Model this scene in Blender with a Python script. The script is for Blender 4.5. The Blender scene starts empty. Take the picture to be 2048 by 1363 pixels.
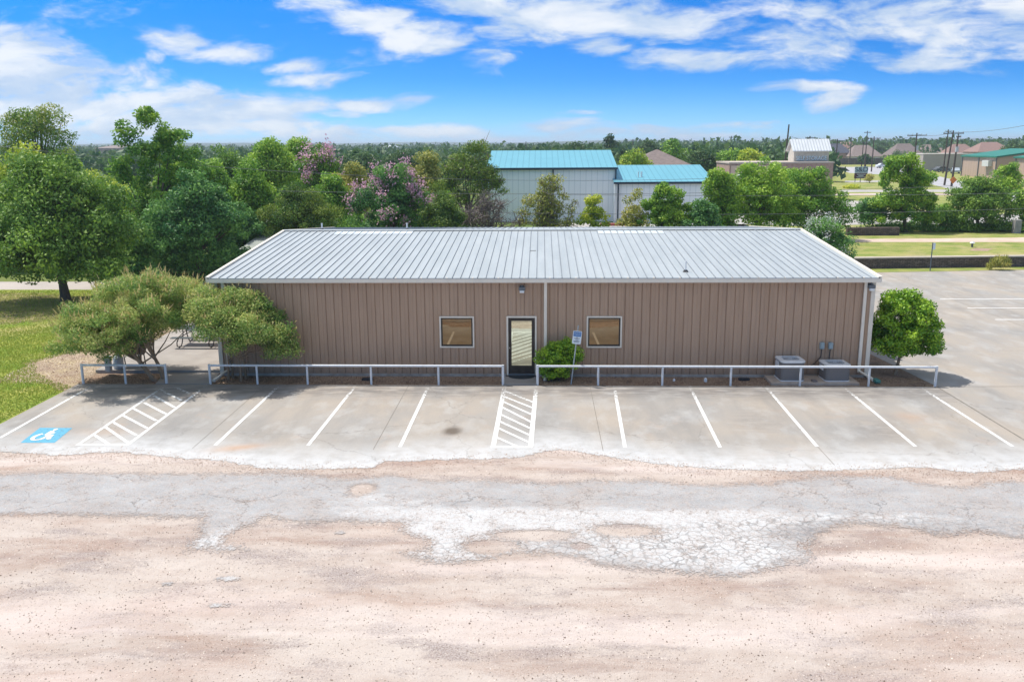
import bpy, math, random
import numpy as np
from mathutils import Vector, Matrix, noise as mnoise
R = math.radians
sc = bpy.context.scene
col = sc.collection
# ---------------------------------------------------------------- camera
F = 1737.0; TH = R(12.7); PS = R(1.96); RO = 0.006; CH = 8.4
fw = Vector((-math.sin(PS)*math.cos(TH), math.cos(PS)*math.cos(TH), -math.sin(TH)))
r0 = Vector((math.cos(PS), math.sin(PS), 0)); u0 = r0.cross(fw)
rt = r0*math.cos(RO) - u0*math.sin(RO); up = u0*math.cos(RO) + r0*math.sin(RO)
cd = bpy.data.cameras.new('camera'); cam = bpy.data.objects.new('camera', cd); col.objects.link(cam)
M = Matrix((rt, up, -fw)).transposed().to_4x4(); M.translation = Vector((0, 0, CH)); cam.matrix_world = M
cd.sensor_width = 36; cd.lens = 36*F/2048; cd.clip_start = .1; cd.clip_end = 12000
sc.camera = cam
def ray(x, y): return fw*F + rt*(x-1024) - up*(y-681.5)
def P(x, y, z=0.0):                       # photo point -> where it stands on the level z
    d = ray(x, y); t = (z-CH)/d.z; return Vector((d.x*t, d.y*t, z))
def PY(x, y, Y):                          # photo point -> where it stands at depth Y
    d = ray(x, y); t = Y/d.y; return Vector((d.x*t, Y, CH+d.z*t))
def S(px, Y): return px*Y/F               # size in metres at depth Y
# ---------------------------------------------------------------- light
SUN = Vector((-.45, .28, 1.0)).normalized()
EL = math.asin(SUN.z); AZ = math.atan2(SUN.x, SUN.y)
sd = bpy.data.lights.new('sun', 'SUN'); sd.energy = 3.2; sd.angle = R(.55); sd.color = (1, .955, .88)
so = bpy.data.objects.new('sun', sd); col.objects.link(so); so.rotation_euler = SUN.to_track_quat('Z', 'Y').to_euler()
sc.view_settings.view_transform = 'Standard'; sc.view_settings.look = 'None'
sc.view_settings.exposure = 0.70; sc.view_settings.gamma = 1
sc.cycles.max_bounces = 6; sc.cycles.diffuse_bounces = 3; sc.cycles.glossy_bounces = 3
sc.cycles.transmission_bounces = 3; sc.cycles.transparent_max_bounces = 8; sc.cycles.volume_bounces = 0
# ---------------------------------------------------------------- node helper
class NT:
    def __init__(s, tree): s.t = tree; s.n = tree.nodes; s.l = tree.links; s.n.clear()
    def node(s, typ, **kw):
        n = s.n.new(typ)
        for k, v in kw.items(): setattr(n, k, v)
        return n
    def put(s, sock, v):
        if isinstance(v, bpy.types.NodeSocket): s.l.new(v, sock)
        elif v is not None: sock.default_value = v
    def math(s, op, a, b=None, c=None, clamp=False):
        n = s.node('ShaderNodeMath', operation=op, use_clamp=clamp)
        s.put(n.inputs[0], a); s.put(n.inputs[1], b)
        if c is not None: s.put(n.inputs[2], c)
        return n.outputs[0]
    def vmath(s, op, a, b=None):
        n = s.node('ShaderNodeVectorMath', operation=op); s.put(n.inputs[0], a)
        if b is not None: s.put(n.inputs[1], b)
        return n.outputs['Value'] if op in ('LENGTH', 'DOT_PRODUCT') else n.outputs[0]
    def noise(s, vec, scale, detail=3, rough=.55, dist=0, col=False):
        n = s.node('ShaderNodeTexNoise'); s.put(n.inputs['Vector'], vec); s.put(n.inputs['Scale'], scale)
        s.put(n.inputs['Detail'], detail); s.put(n.inputs['Roughness'], rough); s.put(n.inputs['Distortion'], dist)
        return n.outputs[1 if col else 0]
    def rng(s, v, a, b, c=0., d=1., smooth=False):
        n = s.node('ShaderNodeMapRange'); n.interpolation_type = 'SMOOTHSTEP' if smooth else 'LINEAR'
        s.put(n.inputs[0], v)
        for i, q in enumerate((a, b, c, d)): s.put(n.inputs[i+1], q)
        return n.outputs[0]
    def mix(s, f, a, b, mode='MIX'):
        n = s.node('ShaderNodeMix', data_type='RGBA', blend_type=mode)
        s.put(n.inputs[0], f); s.put(n.inputs[6], c4(a)); s.put(n.inputs[7], c4(b)); return n.outputs[2]
    def scale(s, vec, x, y, z):
        n = s.node('ShaderNodeVectorMath', operation='MULTIPLY'); s.put(n.inputs[0], vec); n.inputs[1].default_value = (x, y, z); return n.outputs[0]
    def pos(s): return s.node('ShaderNodeNewGeometry').outputs['Position']
    def attr(s, name): return s.node('ShaderNodeAttribute', attribute_name=name).outputs['Fac']
def c4(c):
    if isinstance(c, (tuple, list)) and len(c) == 3: return (*c, 1)
    return c
def newmat(name):
    m = bpy.data.materials.new(name); m.use_nodes = True; return m, NT(m.node_tree)
def finish(t, color, rough=.8, metal=0, spec=.4, bump=None, bstr=.3, bdist=.02, alpha=None, trans=None):
    p = t.node('ShaderNodeBsdfPrincipled'); t.put(p.inputs['Base Color'], c4(color)); t.put(p.inputs['Roughness'], rough)
    p.inputs['Metallic'].default_value = metal; p.inputs['Specular IOR Level'].default_value = spec
    if bump is not None:
        b = t.node('ShaderNodeBump'); b.inputs['Strength'].default_value = bstr; b.inputs['Distance'].default_value = bdist
        t.put(b.inputs['Height'], bump); t.l.new(b.outputs[0], p.inputs['Normal'])
    out = p.outputs[0]
    if trans is not None:
        q = t.node('ShaderNodeBsdfTranslucent'); t.put(q.inputs[0], c4(trans[0])); mx = t.node('ShaderNodeMixShader')
        mx.inputs[0].default_value = trans[1]; t.l.new(out, mx.inputs[1]); t.l.new(q.outputs[0], mx.inputs[2]); out = mx.outputs[0]
    if alpha is not None:
        q = t.node('ShaderNodeBsdfTransparent'); mx = t.node('ShaderNodeMixShader'); t.put(mx.inputs[0], alpha)
        t.l.new(q.outputs[0], mx.inputs[1]); t.l.new(out, mx.inputs[2]); out = mx.outputs[0]
    o = t.node('ShaderNodeOutputMaterial'); t.l.new(out, o.inputs[0])
def pm(name, c1, c2=None, scale=3., rough=.75, metal=0, spec=.4, bscale=None, bstr=.3, st=(1, 1, 1), lo=.35, hi=.65, detail=4):
    m, t = newmat(name); v = t.scale(t.pos(), *st)
    c = c1
    if c2: c = t.mix(t.rng(t.noise(v, scale, detail), lo, hi), c1, c2)
    b = t.noise(v, bscale, 3) if bscale else None
    finish(t, c, rough, metal, spec, b, bstr); return m
# ---------------------------------------------------------------- sky
w = bpy.data.worlds.new('World'); sc.world = w; w.use_nodes = True
t = NT(w.node_tree)
tc = t.node('ShaderNodeTexCoord').outputs['Generated']
sx = t.node('ShaderNodeSeparateXYZ'); t.l.new(tc, sx.inputs[0])
zp = t.math('MAXIMUM', sx.outputs[2], 0.0)
cb = t.node('ShaderNodeCombineXYZ'); t.l.new(sx.outputs[0], cb.inputs[0]); t.l.new(sx.outputs[1], cb.inputs[1])
t.put(cb.inputs[2], t.math('ADD', t.math('MULTIPLY', zp, 4.0), .06))
sky = t.node('ShaderNodeTexSky'); sky.sky_type = 'NISHITA'; sky.sun_disc = False; sky.sun_elevation = EL; sky.sun_rotation = AZ
sky.altitude = 200; sky.dust_density = .6; sky.ozone_density = 2.2
t.l.new(t.vmath('NORMALIZE', cb.outputs[0]), sky.inputs[0])
hs = t.node('ShaderNodeHueSaturation'); hs.inputs['Saturation'].default_value = 1.42; hs.inputs['Value'].default_value = 1.0
t.l.new(sky.outputs[0], hs.inputs['Color'])
ya = t.math('MAXIMUM', sx.outputs[1], .05)
U = t.math('DIVIDE', sx.outputs[0], ya); V = t.math('DIVIDE', sx.outputs[2], ya)
uv = t.node('ShaderNodeCombineXYZ'); t.l.new(U, uv.inputs[0]); t.l.new(V, uv.inputs[1]); uv = uv.outputs[0]
warp = t.noise(t.scale(uv, 5, 12, 1), 1.0, 3, .5, 0, True)
wv = t.vmath('SUBTRACT', warp, (.5, .5, .5)); wv = t.scale(wv, .13, .035, 0)
uvw = t.vmath('ADD', uv, wv)
CL = [(60,110,120,45,.9),(60,180,180,60,1.0),(200,215,120,40,1.),(500,215,180,34,1.),(330,245,260,36,1.),(620,262,150,22,.9),(1180,268,120,12,.8),(40,150,150,75,1.0),(90,215,150,50,.95),(-60,120,150,80,.9),(240,160,90,34,.8),(330,195,135,30,1.),(420,232,180,34,1.),(560,248,150,24,.9),(120,262,230,26,.7),
 (200,20,130,40,.45),(360,85,75,24,.75),(470,110,90,20,.75),(580,135,80,16,.75),(640,158,95,16,.8),(690,130,45,34,.45),(305,120,30,14,.5),(500,70,70,22,.3),
 (640,8,90,26,.7),(720,42,110,34,1.),(820,75,110,34,1.),(880,92,50,20,1.),(780,110,120,30,.35),(980,115,55,34,.55),
 (1000,5,170,34,.9),(1150,35,200,46,1.),(1290,45,130,34,1.),(1210,90,60,26,.8),(1420,60,60,20,.6),
 (1450,120,170,26,.7),(1560,90,150,40,.85),(1400,130,90,20,.7),(1620,110,80,30,.7),(1590,15,180,34,.55),
 (1850,30,170,60,.85),(1980,70,150,50,.85),(1900,115,180,26,.8),(1800,130,70,16,.8),(2060,20,120,80,.8),
 (1620,180,90,14,.9),(1665,200,50,22,.9),(760,208,100,13,.85),(690,224,60,10,.8),(850,204,50,14,.7),(1160,224,50,7,.5),
 (880,262,130,14,.8),(1100,250,110,16,.8),(1000,272,130,12,.6),(1290,262,90,14,.75),(1450,250,110,10,.75),(1400,272,140,14,.7),(1520,242,60,7,.6),
 (600,275,160,12,.6),(1900,180,90,16,.15)]
acc = None
for (x, y, rx, ry, wt) in CL:
    d = ray(x, y); u_, v_ = d.x/d.y, d.z/d.y
    q = t.vmath('SUBTRACT', uvw, (u_, v_, 0)); q = t.scale(q, F/rx/1.02, F/ry/1.02, 0)
    g = t.rng(t.vmath('LENGTH', q), 1.62, .15, 0., wt, True)
    acc = g if acc is None else t.math('MAXIMUM', acc, g)
fine = t.noise(t.scale(uvw, 11, 34, 1), 1.0, 7, .6, .35)
fine2 = t.noise(t.scale(uvw, 34, 90, 1), 1.0, 5, .6, .2)
dens = t.math('MULTIPLY_ADD', t.math('SUBTRACT', fine, .47), 1.8, acc)
dens = t.math('MULTIPLY_ADD', t.math('SUBTRACT', fine2, .5), .85, dens)
mask = t.rng(dens, .22, .95, 0, .93, True)
mask = t.math('MULTIPLY', mask, t.rng(acc, .01, .22, 0, 1, True))
shade = t.rng(t.math('ADD', t.noise(t.scale(uvw, 7, 22, 1), 1.0, 6, .6), t.math('MULTIPLY', t.math('SUBTRACT', dens, .9), .22)), .36, .66, 0, 1, True)
ccol = t.mix(shade, (3.0, 3.75, 4.8), (5.2, 5.35, 5.5))
# pale band at the horizon
hz = t.rng(V, 0.0, .075, .42, 0., True)
tintc = t.mix(t.rng(V, 0.0, .17, 0, 1), (.70, 1.0, 1.08), (.07, .88, 1.16)); lowm = t.rng(sx.outputs[2], .2, .5, 1., 0.)
tn = t.mix(lowm, (1., 1., 1.), tintc); skyb = t.mix(1.0, t.mix(lowm, t.mix(.62, sky.outputs[0], (4.2, 4.3, 4.4)), hs.outputs[0]), tn, 'MULTIPLY')
skyc = t.mix(hz, skyb, (2.2, 4.2, 5.9))
skyc = t.mix(mask, skyc, ccol)
bg = t.node('ShaderNodeBackground'); t.l.new(skyc, bg.inputs[0]); bg.inputs[1].default_value = .115
o = t.node('ShaderNodeOutputWorld'); t.l.new(bg.outputs[0], o.inputs[0])
# ---------------------------------------------------------------- object helpers
def tag(o, label=None, cat=None, group=None, kind=None):
    if label: o['label'] = label
    if cat: o['category'] = cat
    if group: o['group'] = group
    if kind: o['kind'] = kind
    return o
def thing(name, label, cat, loc=(0, 0, 0), rz=0, group=None):
    o = bpy.data.objects.new(name, None); col.objects.link(o); o.location = loc; o.rotation_euler = (0, 0, rz)
    o.empty_display_size = .3
    return tag(o, label, cat, group)
class MB:
    def __init__(s): s.v = []; s.f = []
    def add(s, vs, fs):
        b = len(s.v); s.v += [tuple(p) for p in vs]; s.f += [[i+b for i in f] for f in fs]; return s
    def box(s, x0, x1, y0, y1, z0, z1):
        vs = [(x, y, z) for z in (z0, z1) for y in (y0, y1) for x in (x0, x1)]
        return s.add(vs, [(0, 2, 3, 1), (4, 5, 7, 6), (0, 1, 5, 4), (2, 6, 7, 3), (0, 4, 6, 2), (1, 3, 7, 5)])
    def tube(s, pts, r, n=10, cap=True, r2=None):
        pts = [Vector(p) for p in pts]; k = len(pts)
        rs = [r + ((r2 if r2 is not None else r)-r)*i/(k-1) for i in range(k)] if not isinstance(r, (list, tuple)) else r
        b = len(s.v); prev = None
        for i, p in enumerate(pts):
            d = (pts[min(i+1, k-1)] - pts[max(i-1, 0)]).normalized()
            a = prev if prev is not None else (Vector((1, 0, 0)) if abs(d.x) < .9 else Vector((0, 1, 0)))
            a = (a - d*a.dot(d)).normalized(); c = d.cross(a); prev = a
            for j in range(n):
                th = 2*math.pi*j/n; s.v.append(tuple(p + a*math.cos(th)*rs[i] + c*math.sin(th)*rs[i]))
        for i in range(k-1):
            for j in range(n):
                s.f.append([b+i*n+j, b+i*n+(j+1) % n, b+(i+1)*n+(j+1) % n, b+(i+1)*n+j])
        if cap: s.f.append([b+j for j in range(n)][::-1]); s.f.append([b+(k-1)*n+j for j in range(n)])
        return s
    def prism(s, poly, z0, z1):                  # xy polygon extruded in z
        n = len(poly); vs = [(x, y, z0) for x, y in poly] + [(x, y, z1) for x, y in poly]
        fs = [list(range(n))[::-1], list(range(n, 2*n))] + [[i, (i+1) % n, n+(i+1) % n, n+i] for i in range(n)]
        return s.add(vs, fs)
    def ext(s, prof, x0, x1):                    # yz profile extruded along x
        n = len(prof); vs = [(x0, y, z) for y, z in prof] + [(x1, y, z) for y, z in prof]
        fs = [list(range(n)), list(range(n, 2*n))[::-1]] + [[i, n+i, n+(i+1) % n, (i+1) % n] for i in range(n)]
        return s.add(vs, fs)
    def extz(s, prof, y0, y1):                   # xz profile extruded along y
        n = len(prof); vs = [(x, y0, z) for x, z in prof] + [(x, y1, z) for x, z in prof]
        fs = [list(range(n)), list(range(n, 2*n))[::-1]] + [[i, n+i, n+(i+1) % n, (i+1) % n] for i in range(n)]
        return s.add(vs, fs)
    def build(s, name, m, parent=None, bevel=0, smooth=False, seg=2):
        me = bpy.data.meshes.new(name); me.from_pydata(s.v, [], s.f); me.update()
        if smooth:
            me.polygons.foreach_set('use_smooth', [True]*len(me.polygons))
            try: me.set_sharp_from_angle(angle=R(40))
            except Exception: pass
        me.materials.append(m); o = bpy.data.objects.new(name, me); col.objects.link(o)
        if parent: o.parent = parent
        if bevel:
            b = o.modifiers.new('bevel', 'BEVEL'); b.width = bevel; b.segments = seg; b.limit_method = 'ANGLE'; b.angle_limit = R(40)
        return o
def npmesh(name, verts, faces, m, parent=None, attrs=None, smooth=False):
    verts = np.asarray(verts, np.float32); faces = np.asarray(faces, np.int32); nf, k = faces.shape
    me = bpy.data.meshes.new(name); me.vertices.add(len(verts)); me.vertices.foreach_set('co', verts.ravel())
    me.loops.add(nf*k); me.loops.foreach_set('vertex_index', faces.ravel())
    me.polygons.add(nf); me.polygons.foreach_set('loop_start', np.arange(0, nf*k, k, dtype=np.int32))
    if smooth: me.polygons.foreach_set('use_smooth', np.ones(nf, bool))
    me.update(calc_edges=True); me.validate()
    for kx, a in (attrs or {}).items():
        at = me.attributes.new(kx, 'FLOAT', 'POINT'); at.data.foreach_set('value', np.asarray(a, np.float32))
    me.materials.append(m); o = bpy.data.objects.new(name, me); col.objects.link(o)
    if parent: o.parent = parent
    return o
def copy_tree(o, parent=None):
    c = o.copy(); col.objects.link(c); c.parent = parent
    for ch in list(o.children): copy_tree(ch, c)
    return c
def text(name, body, size, m, parent, loc, rot=(R(90), 0, 0), ext=.004, sx=1.0):
    cu = bpy.data.curves.new(name, 'FONT'); cu.body = body; cu.size = size; cu.extrude = ext; cu.align_x = 'CENTER'; cu.align_y = 'CENTER'
    tmp = bpy.data.objects.new(name+'_tmp', cu); col.objects.link(tmp)
    bpy.context.view_layer.update()
    me = bpy.data.meshes.new_from_object(tmp.evaluated_get(bpy.context.evaluated_depsgraph_get())); bpy.data.objects.remove(tmp)
    me.name = name; me.materials.clear(); me.materials.append(m); o = bpy.data.objects.new(name, me); col.objects.link(o)
    o.parent = parent; o.location = loc; o.rotation_euler = rot; o.scale = (sx, 1, 1); return o
LS = 1.3
rs = np.random.RandomState(7); random.seed(7)
# ---------------------------------------------------------------- ground materials
def gravel_color(t, p):
    pw = t.vmath('ADD', p, t.scale(t.noise(p, .5, 4, .6, 0, True), 1.6, .7, 0))
    big = t.noise(t.scale(pw, .22, .5, 1), 1, 5, .6); mid = t.noise(t.scale(p, 1.1, 1.8, 1), 1, 6, .7, .3); g = t.noise(p, 16, 4, .8); g2 = t.noise(t.vmath('ADD', p, (31, 7, 0)), 30, 3, .8)
    c = t.mix(t.rng(mid, .36, .64), (0.395, 0.315, 0.265), (0.491, 0.424, 0.374))
    c = t.mix(t.rng(big, .40, .62, 0, .7), c, (0.538, 0.475, 0.420))
    pt = t.math('MULTIPLY_ADD', t.math('SUBTRACT', g, .5), .45, t.noise(t.scale(pw, .42, 1.15, 1), 1, 8, .68))
    c = t.mix(t.rng(pt, .50, .62, 0, .85), c, t.mix(t.rng(g2, .42, .58), (0.227, 0.176, 0.160), (0.420, 0.370, 0.344)))
    pr_ = t.math('MULTIPLY_ADD', t.math('SUBTRACT', g2, .5), .5, t.noise(t.scale(t.vmath('ADD', pw, (50, 20, 0)), .16, .7, 1), 1, 7, .65))
    c = t.mix(t.rng(pr_, .52, .64, 0, .7), c, t.mix(t.rng(g, .42, .6), (0.252, 0.168, 0.130), (0.420, 0.302, 0.244)))
    c = t.mix(t.rng(g2, .60, .68, 0, .6), c, (0.605, 0.580, 0.554)); c = t.mix(t.rng(g, .60, .70, 0, .7), c, (0.168, 0.126, 0.109))
    rust = t.noise(t.scale(t.vmath('ADD', pw, (11, 90, 0)), .13, .33, 1), 1, 6, .6); c = t.mix(t.rng(rust, .50, .66, 0, .34), c, (.46, .315, .25))
    dust = t.noise(t.scale(t.vmath('ADD', pw, (71, 30, 0)), .06, .5, 1), 1, 5, .55, .5); c = t.mix(t.rng(dust, .54, .66, 0, .5), c, (.66, .575, .53))
    return t.mix(1.0, c, (1.05, 1.045, 1.06), 'MULTIPLY')
def mat_gravel(name, alpha=False):
    m, t = newmat(name); p = t.pos()
    b = t.math('ADD', t.noise(p, 30, 4, .7), t.math('MULTIPLY', t.noise(p, 2.2, 4), 2.0))
    finish(t, gravel_color(t, p), .95, 0, .15, b, .55, .05); return m
def ragged(t, p, amp=.5):
    d = t.attr('d'); n1 = t.math('SUBTRACT', t.noise(p, 1.6, 4, .6), .5); n2 = t.math('SUBTRACT', t.noise(p, 11, 4, .75), .5)
    dd = t.math('MULTIPLY_ADD', n1, amp, t.math('MULTIPLY_ADD', n2, amp*1.15, d)); return dd
def mat_concrete(name, raggededge=False, warm=True):
    m, t = newmat(name); p = t.pos()
    big = t.noise(t.scale(p, .35, .22, 1), 1, 4, .55, .5)
    c = t.mix(t.rng(big, .38, .64), (0.274, 0.254, 0.231), (0.330, 0.281, 0.231) if warm else (0.297, 0.277, 0.264))
    st = t.noise(t.scale(p, .75, .18, 1), 1, 5, .6, .3)
    c = t.mix(t.rng(st, .47, .70, 0, .6), c, (0.191, 0.180, 0.168))
    c = t.mix(t.rng(t.noise(t.scale(p, 1.2, .7, 1), 1, 5, .6), .5, .72, 0, .55), c, (0.396, 0.380, 0.360))
    c = t.mix(t.rng(t.noise(p, .8, 5, .65), .58, .72, 0, .35), c, (0.363, 0.264, 0.198))
    c = t.mix(t.rng(t.noise(p, 22, 4, .8), .5, .72, 0, .25), c, (0.165, 0.155, 0.145))
    if raggededge:
        c = t.mix(t.math('MULTIPLY', t.attr('w'), t.rng(t.noise(p, 2.2, 5, .65), .25, .6, .35, 1)), c, (.465, .455, .445))
        c = t.mix(t.math('MULTIPLY', t.attr('k'), t.rng(t.noise(t.scale(p, .9, 2.6, 1), 1.2, 5, .6), .32, .58)), c, (0.129, 0.115, 0.106))
        c = t.mix(t.attr('oil'), c, (0.092, 0.069, 0.050)); c = t.mix(t.attr('rust'), c, (0.396, 0.218, 0.112))
    hair = t.node('ShaderNodeTexVoronoi', feature='DISTANCE_TO_EDGE'); t.put(hair.inputs['Vector'], t.vmath('ADD', p, t.scale(t.noise(p, 1.2, 4, .6, 0, True), 1.2, 1.2, 0))); hair.inputs['Scale'].default_value = .15
    c = t.mix(t.rng(hair.outputs['Distance'], .0008, .0026, .3, 0), c, (0.112, 0.099, 0.086))
    c = t.mix(1.0, c, (1.15, 1.18, 1.22), 'MULTIPLY')
    al = t.rng(ragged(t, p, .42), .0, .03) if raggededge else None
    finish(t, c, .85, 0, .25, t.noise(p, 40, 3), .12, .01, alpha=al); return m
def mat_asphalt():
    m, t = newmat('chip_seal'); p = t.pos()
    sp = t.noise(p, 24, 3, .8); mid = t.noise(t.scale(p, .7, 1.3, 1), 1, 5, .65)
    base = t.mix(t.rng(mid, .35, .68), (0.264, 0.264, 0.267), (0.363, 0.363, 0.363))
    base = t.mix(t.rng(sp, .52, .64, 0, .6), base, (0.449, 0.455, 0.455)); sp2 = t.noise(t.vmath('ADD', p, (9, 9, 0)), 30, 3, .8)
    base = t.mix(t.rng(sp2, .56, .66, 0, .55), base, (0.132, 0.129, 0.125))
    base = t.mix(t.rng(t.noise(t.vmath('ADD', p, (40, 9, 0)), .5, 5, .6), .52, .68, 0, .4), base, (0.317, 0.271, 0.238))
    w_ = t.math('MULTIPLY_ADD', t.math('SUBTRACT', t.noise(t.scale(p, .8, 1.6, 1), 1.3, 8, .78), .5), 1.9, t.attr('w'))
    wc = t.mix(t.rng(t.noise(p, 13, 4, .8), .57, .64, 0, .8), (.485, .485, .48), (0.218, 0.191, 0.175))
    c = t.mix(t.rng(w_, .3, .75), base, wc)
    # alligator cracks
    pv = t.vmath('ADD', p, t.scale(t.noise(p, 2.5, 3, .6, 0, True), .35, .35, 0))
    vo = t.node('ShaderNodeTexVoronoi', feature='DISTANCE_TO_EDGE'); t.put(vo.inputs['Vector'], pv); vo.inputs['Scale'].default_value = 4.6
    ck = t.math('MULTIPLY', t.rng(vo.outputs['Distance'], .015, .10, 1, 0), t.rng(t.math('ADD', t.attr('c'), t.math('MULTIPLY', t.math('SUBTRACT', t.noise(p, .9, 4), .5), .7)), .3, .7))
    c = t.mix(t.math('MULTIPLY', ck, t.rng(t.noise(p, 1.7, 4), .35, .6, .5, .95)), c, (0.178, 0.175, 0.172))
    vo2 = t.node('ShaderNodeTexVoronoi', feature='DISTANCE_TO_EDGE'); t.put(vo2.inputs['Vector'], t.vmath('ADD', p, t.scale(t.noise(p, 1.1, 4, .7, 0, True), 1.5, 1.5, 0))); vo2.inputs['Scale'].default_value = .42
    ck2 = t.math('MULTIPLY', t.rng(vo2.outputs['Distance'], .002, .012, 1, 0), t.rng(t.noise(p, .33, 2), .45, .52))
    c = t.mix(t.math('MULTIPLY', ck2, .7), c, (0.112, 0.106, 0.102))
    c = t.mix(t.math('MULTIPLY', t.attr('k'), t.rng(t.noise(p, 5, 5, .7), .35, .6)), c, (0.139, 0.139, 0.145))
    dd = ragged(t, p, .6); fn = t.math('SUBTRACT', t.noise(p, 26, 3, .85), .5)
    c = t.mix(t.math('MULTIPLY', t.rng(dd, .45, .0), t.rng(t.noise(p, 7, 5, .75), .3, .6)), c, t.mix(t.rng(sp2, .4, .6), (.33, .26, .22), (.48, .40, .35)))
    c = t.mix(1.0, c, (1.10, 1.12, 1.15), 'MULTIPLY'); al = t.rng(t.math('MULTIPLY_ADD', fn, 1.6, dd), -.02, .08)
    finish(t, c, .92, 0, .2, sp, .35, .02, alpha=al); return m
def mat_grass(name, a=(.20, .30, .04), b=(.36, .37, .08), c_=(.44, .36, .17), s=1.0):
    m, t = newmat(name); p = t.pos()
    n = t.noise(p, .5*s, 5, .6); c = t.mix(t.rng(n, .36, .6), a, b)
    c = t.mix(t.rng(t.noise(t.vmath('ADD', p, (17, 3, 0)), .23*s, 5, .65), .52, .66, 0, .8), c, c_)
    c = t.mix(t.rng(t.noise(p, 14, 4, .8), .45, .7, 0, .55), c, (.05, .11, .015)); finish(t, c, .9, 0, .15, t.noise(p, 18, 4, .7), .6, .05); return m
def mat_mulch():
    m, t = newmat('mulch'); p = t.pos()
    c = t.mix(t.rng(t.noise(t.scale(p, 1, .7, 1), 22, 4, .8), .4, .62), (.20, .125, .085), (.46, .34, .25))
    c = t.mix(t.rng(t.noise(p, 30, 3, .8), .6, .68, 0, .8), c, (.55, .46, .36)); c = t.mix(t.rng(t.noise(p, 1.4, 4), .5, .68, 0, .6), c, (.09, .07, .06))
    finish(t, c, .95, 0, .1, t.noise(p, 28, 4, .8), .9, .05); return m
G_GRAVEL = mat_gravel('gravel'); G_CONC = mat_concrete('lot_concrete', True); G_CONC2 = mat_concrete('side_concrete', False)
G_GRASS = mat_grass('lawn_grass'); G_FIELD = mat_grass('field_grass', (.19, .25, .055), (.35, .34, .11), (.46, .37, .20), 1.3)
G_MULCH = mat_mulch(); G_ASPH = mat_asphalt()
PALE = pm('pale_concrete', (.34, .32, .30), (.44, .42, .40), .6, .9)
PAINT = None
def mat_paint(name, colr):
    m, t = newmat(name); p = t.pos()
    n = t.noise(p, 9, 6, .75); sy = t.node('ShaderNodeSeparateXYZ'); t.l.new(p, sy.inputs[0])
    worn = t.rng(sy.outputs[1], 27.6, 29.9, 0.30, .52); a = t.rng(t.math('SUBTRACT', n, worn), .03, .13)
    c = t.mix(t.rng(t.noise(p, 3, 4), .4, .7, 0, .3), colr, tuple(x*.75 for x in colr)); finish(t, c, .7, 0, .3, alpha=a); return m
PAINT = mat_paint('white_paint', (.74, .74, .73)); PBLUE = mat_paint('blue_paint', (.11, .36, .52))
W_STRIPE2 = pm('white_marking', (.85, .85, .84), (.7, .7, .69), 4)
# ---------------------------------------------------------------- ground sheets
def sheet(name, poly, z, m, kind='structure', parent=None):
    mb = MB(); mb.v = [(x, y, z) for x, y in poly]; mb.f = [list(range(len(poly)))]
    o = mb.build(name, m, parent)
    if not parent: o['kind'] = kind
    return o
def rect(x0, x1, y0, y1): return [(x0, y0), (x1, y0), (x1, y1), (x0, y1)]
sheet('ground', rect(-5000, 5000, -400, 9000), -.004, mat_grass('ground_grass', (.07, .13, .025), (.16, .19, .05), (.25, .21, .11), .35))
sheet('gravel_yard', rect(-90, 90, -40, 29.4), 0.0, G_GRAVEL)
def gridmesh(name, x0, x1, y0, y1, st, z, m, fn, keep=None):
    xs = np.arange(x0, x1+st*.5, st); ys = np.arange(y0, y1+st*.5, st); xs[-1] = x1; ys[-1] = y1
    X, Y = np.meshgrid(xs, ys); nx = len(xs); ny = len(ys)
    v = np.stack([X.ravel(), Y.ravel(), np.full(X.size, z)], 1); at = fn(X.ravel(), Y.ravel())
    i = np.arange(nx*ny).reshape(ny, nx); f = np.stack([i[:-1, :-1], i[:-1, 1:], i[1:, 1:], i[1:, :-1]], -1).reshape(-1, 4)
    f = f[(at['d'][f].max(1) > -.8)]
    used, inv = np.unique(f, return_inverse=True)
    o = npmesh(name, v[used], inv.reshape(-1, 4), m, attrs={k: a[used] for k, a in at.items()}); o['kind'] = 'structure'; return o
def gauss(X, Y, c, rx, ry, ang=0):
    dx = X-c[0]; dy = Y-c[1]; ca, sa = math.cos(ang), math.sin(ang)
    return np.exp(-(((dx*ca+dy*sa)/rx)**2+((-dx*sa+dy*ca)/ry)**2))
front = [P(x, y) for x, y in [(-200,895),(0,903),(60,906),(100,912),(180,906),(250,905),(345,915),(440,921),(520,936),(640,938),(745,936),(765,924),(860,920),(950,918),(1040,915),(1075,906),(1120,898),(1175,907),(1240,917),(1330,929),(1400,936),(1500,940),(1600,943),(1680,940),(1800,936),(1850,935),(1950,946),(2048,938),(2300,940)]]
fx = np.array([p.x for p in front]); fy = np.array([p.y for p in front])
CX0, CX1, CY1 = -16.85, 13.95, 30.0
def lot_attr(X, Y):
    d = Y-np.interp(X, fx, fy)
    w_ = np.clip(1.15-d/1.9, 0, 1)*np.where(X < -14.5, .6, 1)
    k = gauss(X, Y, (0, 29.3), 60, .8)*.75 + gauss(X, Y, (10.2, 25.2), .6, 1.2)*.5 + gauss(X, Y, (6.6, 25.8), .7, 1.2)*.35
    o1 = P(905, 862); oil = np.clip(1.6*gauss(X, Y, (o1.x, o1.y), .27, .36)-.2, 0, .85)
    o2 = P(478, 895); ru = gauss(X, Y, (o2.x, o2.y), .7, .25, .3)*.6 + gauss(X, Y, (11.6, 26.5), .5, .4)*.3 + gauss(X, Y, (-13.2, 24.6), 1, .3)*.2
    return dict(d=d, w=w_, k=np.clip(k, 0, 1), oil=oil, rust=np.clip(ru, 0, 1))
lot = gridmesh('parking_lot', CX0, CX1, 20.6, CY1, .12, .008, G_CONC, lot_attr)
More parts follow.
